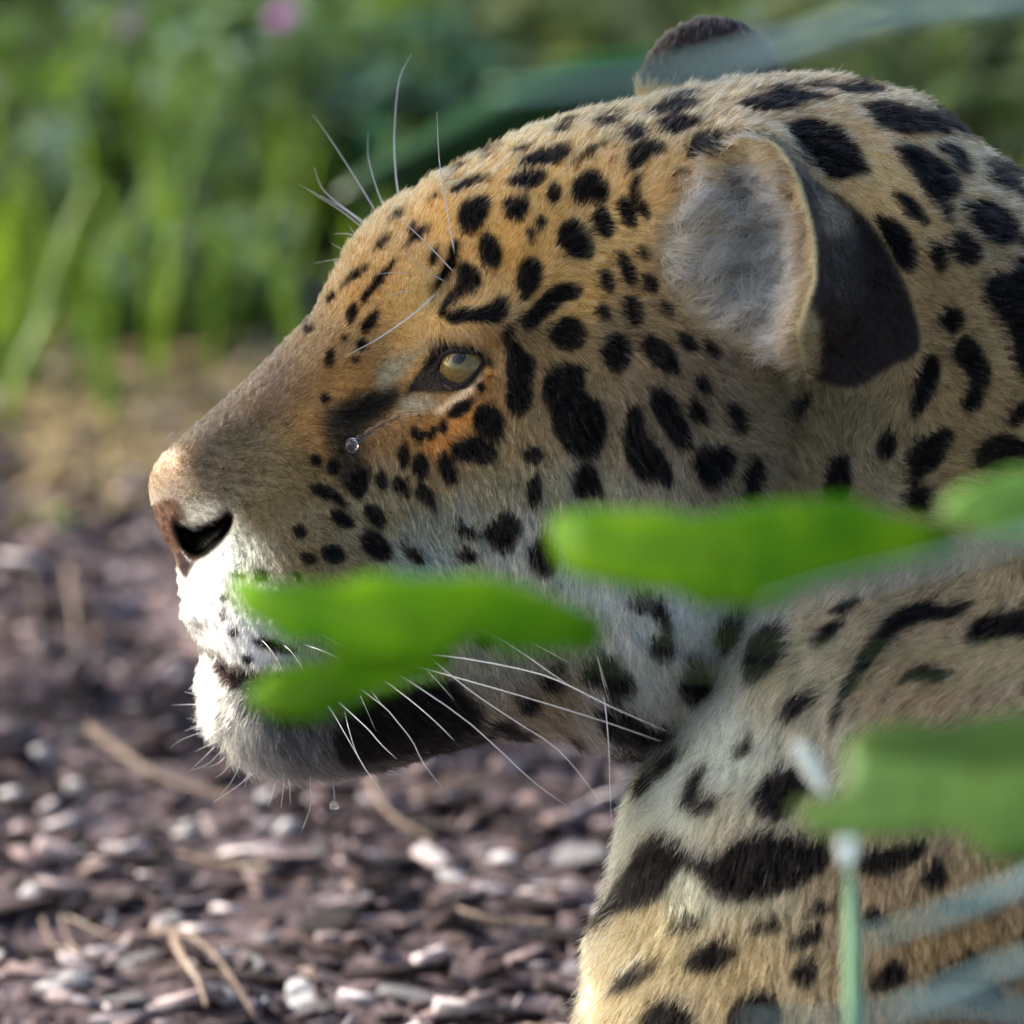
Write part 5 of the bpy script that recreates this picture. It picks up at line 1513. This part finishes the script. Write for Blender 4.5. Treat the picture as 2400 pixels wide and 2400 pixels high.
fw = bpy.data.objects.new('foreground_weed', None); COL.objects.link(fw)
fb_ = at(3000, 1500, 0.84); fb_.z = gheight(fb_.x, fb_.y); fw.location = fb_
V, F = tube(spline([Vector((0, 0, 0)), Vector((0.005, 0.0, 0.15)), at(2900, 1500, 0.83) - fb_, at(2800, 900, 0.82) - fb_], 16), [0.0035 - 0.0001 * i for i in range(16)], 8)
link('stem', mesh_py('stem', V, F, stemm), fw)
big_leaf(fw, fb_, [(428,1112),(445,1088),(560,1112),(640,1102),(700,1078),(780,1086),(860,1094),(950,1092),(1050,1128),(1120,1150),(1150,1190),(1128,1228),(1040,1238),(940,1226),(888,1196),(850,1240),(760,1250),(660,1236),(570,1215),(500,1192),(452,1150)],
         0.82, (0.02, 0.01), fgm['a'], [(470, 1130), (700, 1160), (1000, 1180), (1300, 1200), (1700, 1230), (2330, 1210)])
big_leaf(fw, fb_, [(465,1325),(480,1292),(520,1266),(590,1246),(660,1228),(760,1236),(850,1240),(845,1266),(760,1292),(700,1322),(640,1348),(560,1358),(490,1346)],
         0.78, (0.015, 0.01), fgm['a'], [(490, 1325), (650, 1290), (850, 1255), (1200, 1260), (1700, 1290), (2330, 1230)])
big_leaf(fw, fb_, [(1035,1005),(1055,962),(1150,950),(1240,962),(1300,972),(1450,952),(1560,940),(1650,958),(1760,998),(1830,1022),(1780,1062),(1650,1072),(1550,1102),(1450,1158),(1350,1150),(1250,1112),(1150,1102),(1085,1092),(1050,1062)],
         0.84, (0.02, 0.02), fgm['a'], [(1060, 1020), (1300, 1040), (1600, 1020), (1900, 1040), (2300, 1100)])
big_leaf(fw, fb_, [(1775,950),(1830,900),(1932,880),(2060,890),(2140,940),(2060,1010),(1932,1010),(1850,1004),(1790,985)],
         0.88, (0.01, 0.02), fgm['b'], [(1800, 950), (1950, 950), (2100, 960), (2290, 1000)])
big_leaf(fw, fb_, [(1485,1535),(1560,1512),(1605,1470),(1592,1405),(1625,1368),(1700,1358),(1800,1370),(1932,1338),(2080,1340),(2160,1440),(2080,1560),(1960,1640),(1860,1620),(1790,1556),(1700,1578),(1600,1592),(1520,1562)],
         0.86, (0.03, 0.02), fgm['b'], [(1500, 1540), (1700, 1490), (1932, 1460), (2150, 1400), (2320, 1300)])
tag(fw, 'leafy weed with broad bright green leaves hanging in front of the jaguar', 'weed')
def blade(pts, w, r0, mat, label, name='grass_blade', group=None, wide=True, tipmat=None):
    P = [at(x, y, w) for x, y in pts]
    base = P[0].copy(); base.z = gheight(base.x, base.y)
    Q = spline([p - base for p in P], 24)
    V = []; F = []
    for i, q in enumerate(Q):
        t = i / 23.0
        hw = r0 * (1 - 0.75 * t ** 2)
        d = (Q[min(i + 1, 23)] - Q[max(i - 1, 0)]).normalized()
        s_ = d.cross(DV).normalized()
        V += [q - s_ * hw, q - DV * hw * 0.3, q + s_ * hw, q + DV * hw * 0.12]
    for i in range(23):
        a = 4 * i
        for k in range(4): F.append((a + k, a + (k + 1) % 4, a + 4 + (k + 1) % 4, a + 4 + k))
    F += [(3, 2, 1, 0), (92, 93, 94, 95)]
    o = link(name, mesh_py(name, V, F, mat)); o.location = base
    tag(o, label, name.replace('_', ' '), group)
    return o, Q
bluem = leaf_mat('waxy_blade', (0.16, 0.27, 0.27), (0.28, 0.40, 0.42), trans=0.25, rough=0.35, scale=20)
grm = leaf_mat('green_blade', (0.006, 0.045, 0.012), (0.014, 0.08, 0.022), trans=0.4, rough=0.4, scale=20)
mintm = leaf_mat('mint_stem', (0.17, 0.36, 0.20), (0.30, 0.52, 0.36), trans=0.2, rough=0.4, scale=20)
whitem = leaf_mat('white_petal', (0.72, 0.82, 0.82), (0.84, 0.88, 0.88), trans=0.6, scale=30, rough=0.5)
# upright stem with a white bud in front of the shoulder
o, Q = blade([(2010, 3300), (2008, 2700), (2002, 2300), (1995, 2080), (1985, 1985)], 0.55, 0.0040, mintm, 'upright pale green stem with a white tip in front of the shoulder', 'budding_plant')
V, F = sphere_v(Vector((0, 0, 0)), 1.0, 16, 10)
V = [Q[-1] + Vector((v.x * 0.0042, v.y * 0.0042, v.z * 0.0085)) for v in V]
link('bud', mesh_py('bud', V, F, whitem), o)
# a white petal lying on the leaf
pc = at(1907, 1805, 0.60)
V, F = leaf_shape(0.023, 0.0042, 0.15, 8)
ang = math.radians(-60)
V = [Vector((1, 0, 0)) * (v[0] - 0.0115) * math.cos(ang) + UP * (v[0] - 0.0115) * math.sin(ang) + Vector((1, 0, 0)) * (-v[1]) * math.sin(ang) + UP * v[1] * math.cos(ang) - DV * v[2] for v in V]
o = link('petal', mesh_py('petal', V, F, whitem)); o.location = pc
md_ = o.modifiers.new('thickness', 'SOLIDIFY'); md_.thickness = 0.0006
tag(o, 'white petal caught on the broad green leaf before the shoulder', 'petal')
# long blades leaning across, close to the lens
blade([(3600, 3600), (3100, 2400), (2650, 1990), (2400, 2075), (2200, 2150), (2020, 2205)], 0.95, 0.0038, bluem, 'bluish grass blade bent across the shoulder, uppermost of the bluish blades', group=None)
blade([(3700, 3700), (3200, 2700), (2750, 2200), (2400, 2260), (2250, 2310), (2080, 2370)], 0.98, 0.0040, bluem, 'bluish grass blade bent across the shoulder below the uppermost one')
blade([(3500, 3900), (3000, 3100), (2600, 2500), (2300, 2360), (2000, 2390), (1750, 2400)], 1.0, 0.0036, bluem, 'lowest bluish grass blade bent across the foreleg')
blade([(3300, 3400), (3100, 1200), (2700, 100), (2200, 20), (1850, 108), (1710, 148), (1524, 188), (1320, 205), (1150, 212)], 1.15, 0.0036, bluem, 'bluish grass blade arching over the crown and far ear')
blade([(2000, 1700), (1950, 900), (1750, 270), (1500, 190), (1300, 225), (1100, 310), (900, 410), (800, 470)], -0.95, 0.017, grm, 'broad deep green grass blade arching behind the crown of the jaguar')
blade([(3900, 3600), (3400, 2000), (2800, 1100), (2500, 1230), (2150, 1330), (1950, 1375), (1800, 1420)], 1.1, 0.0022, bluem, 'thin bluish blade drooping over the neck')
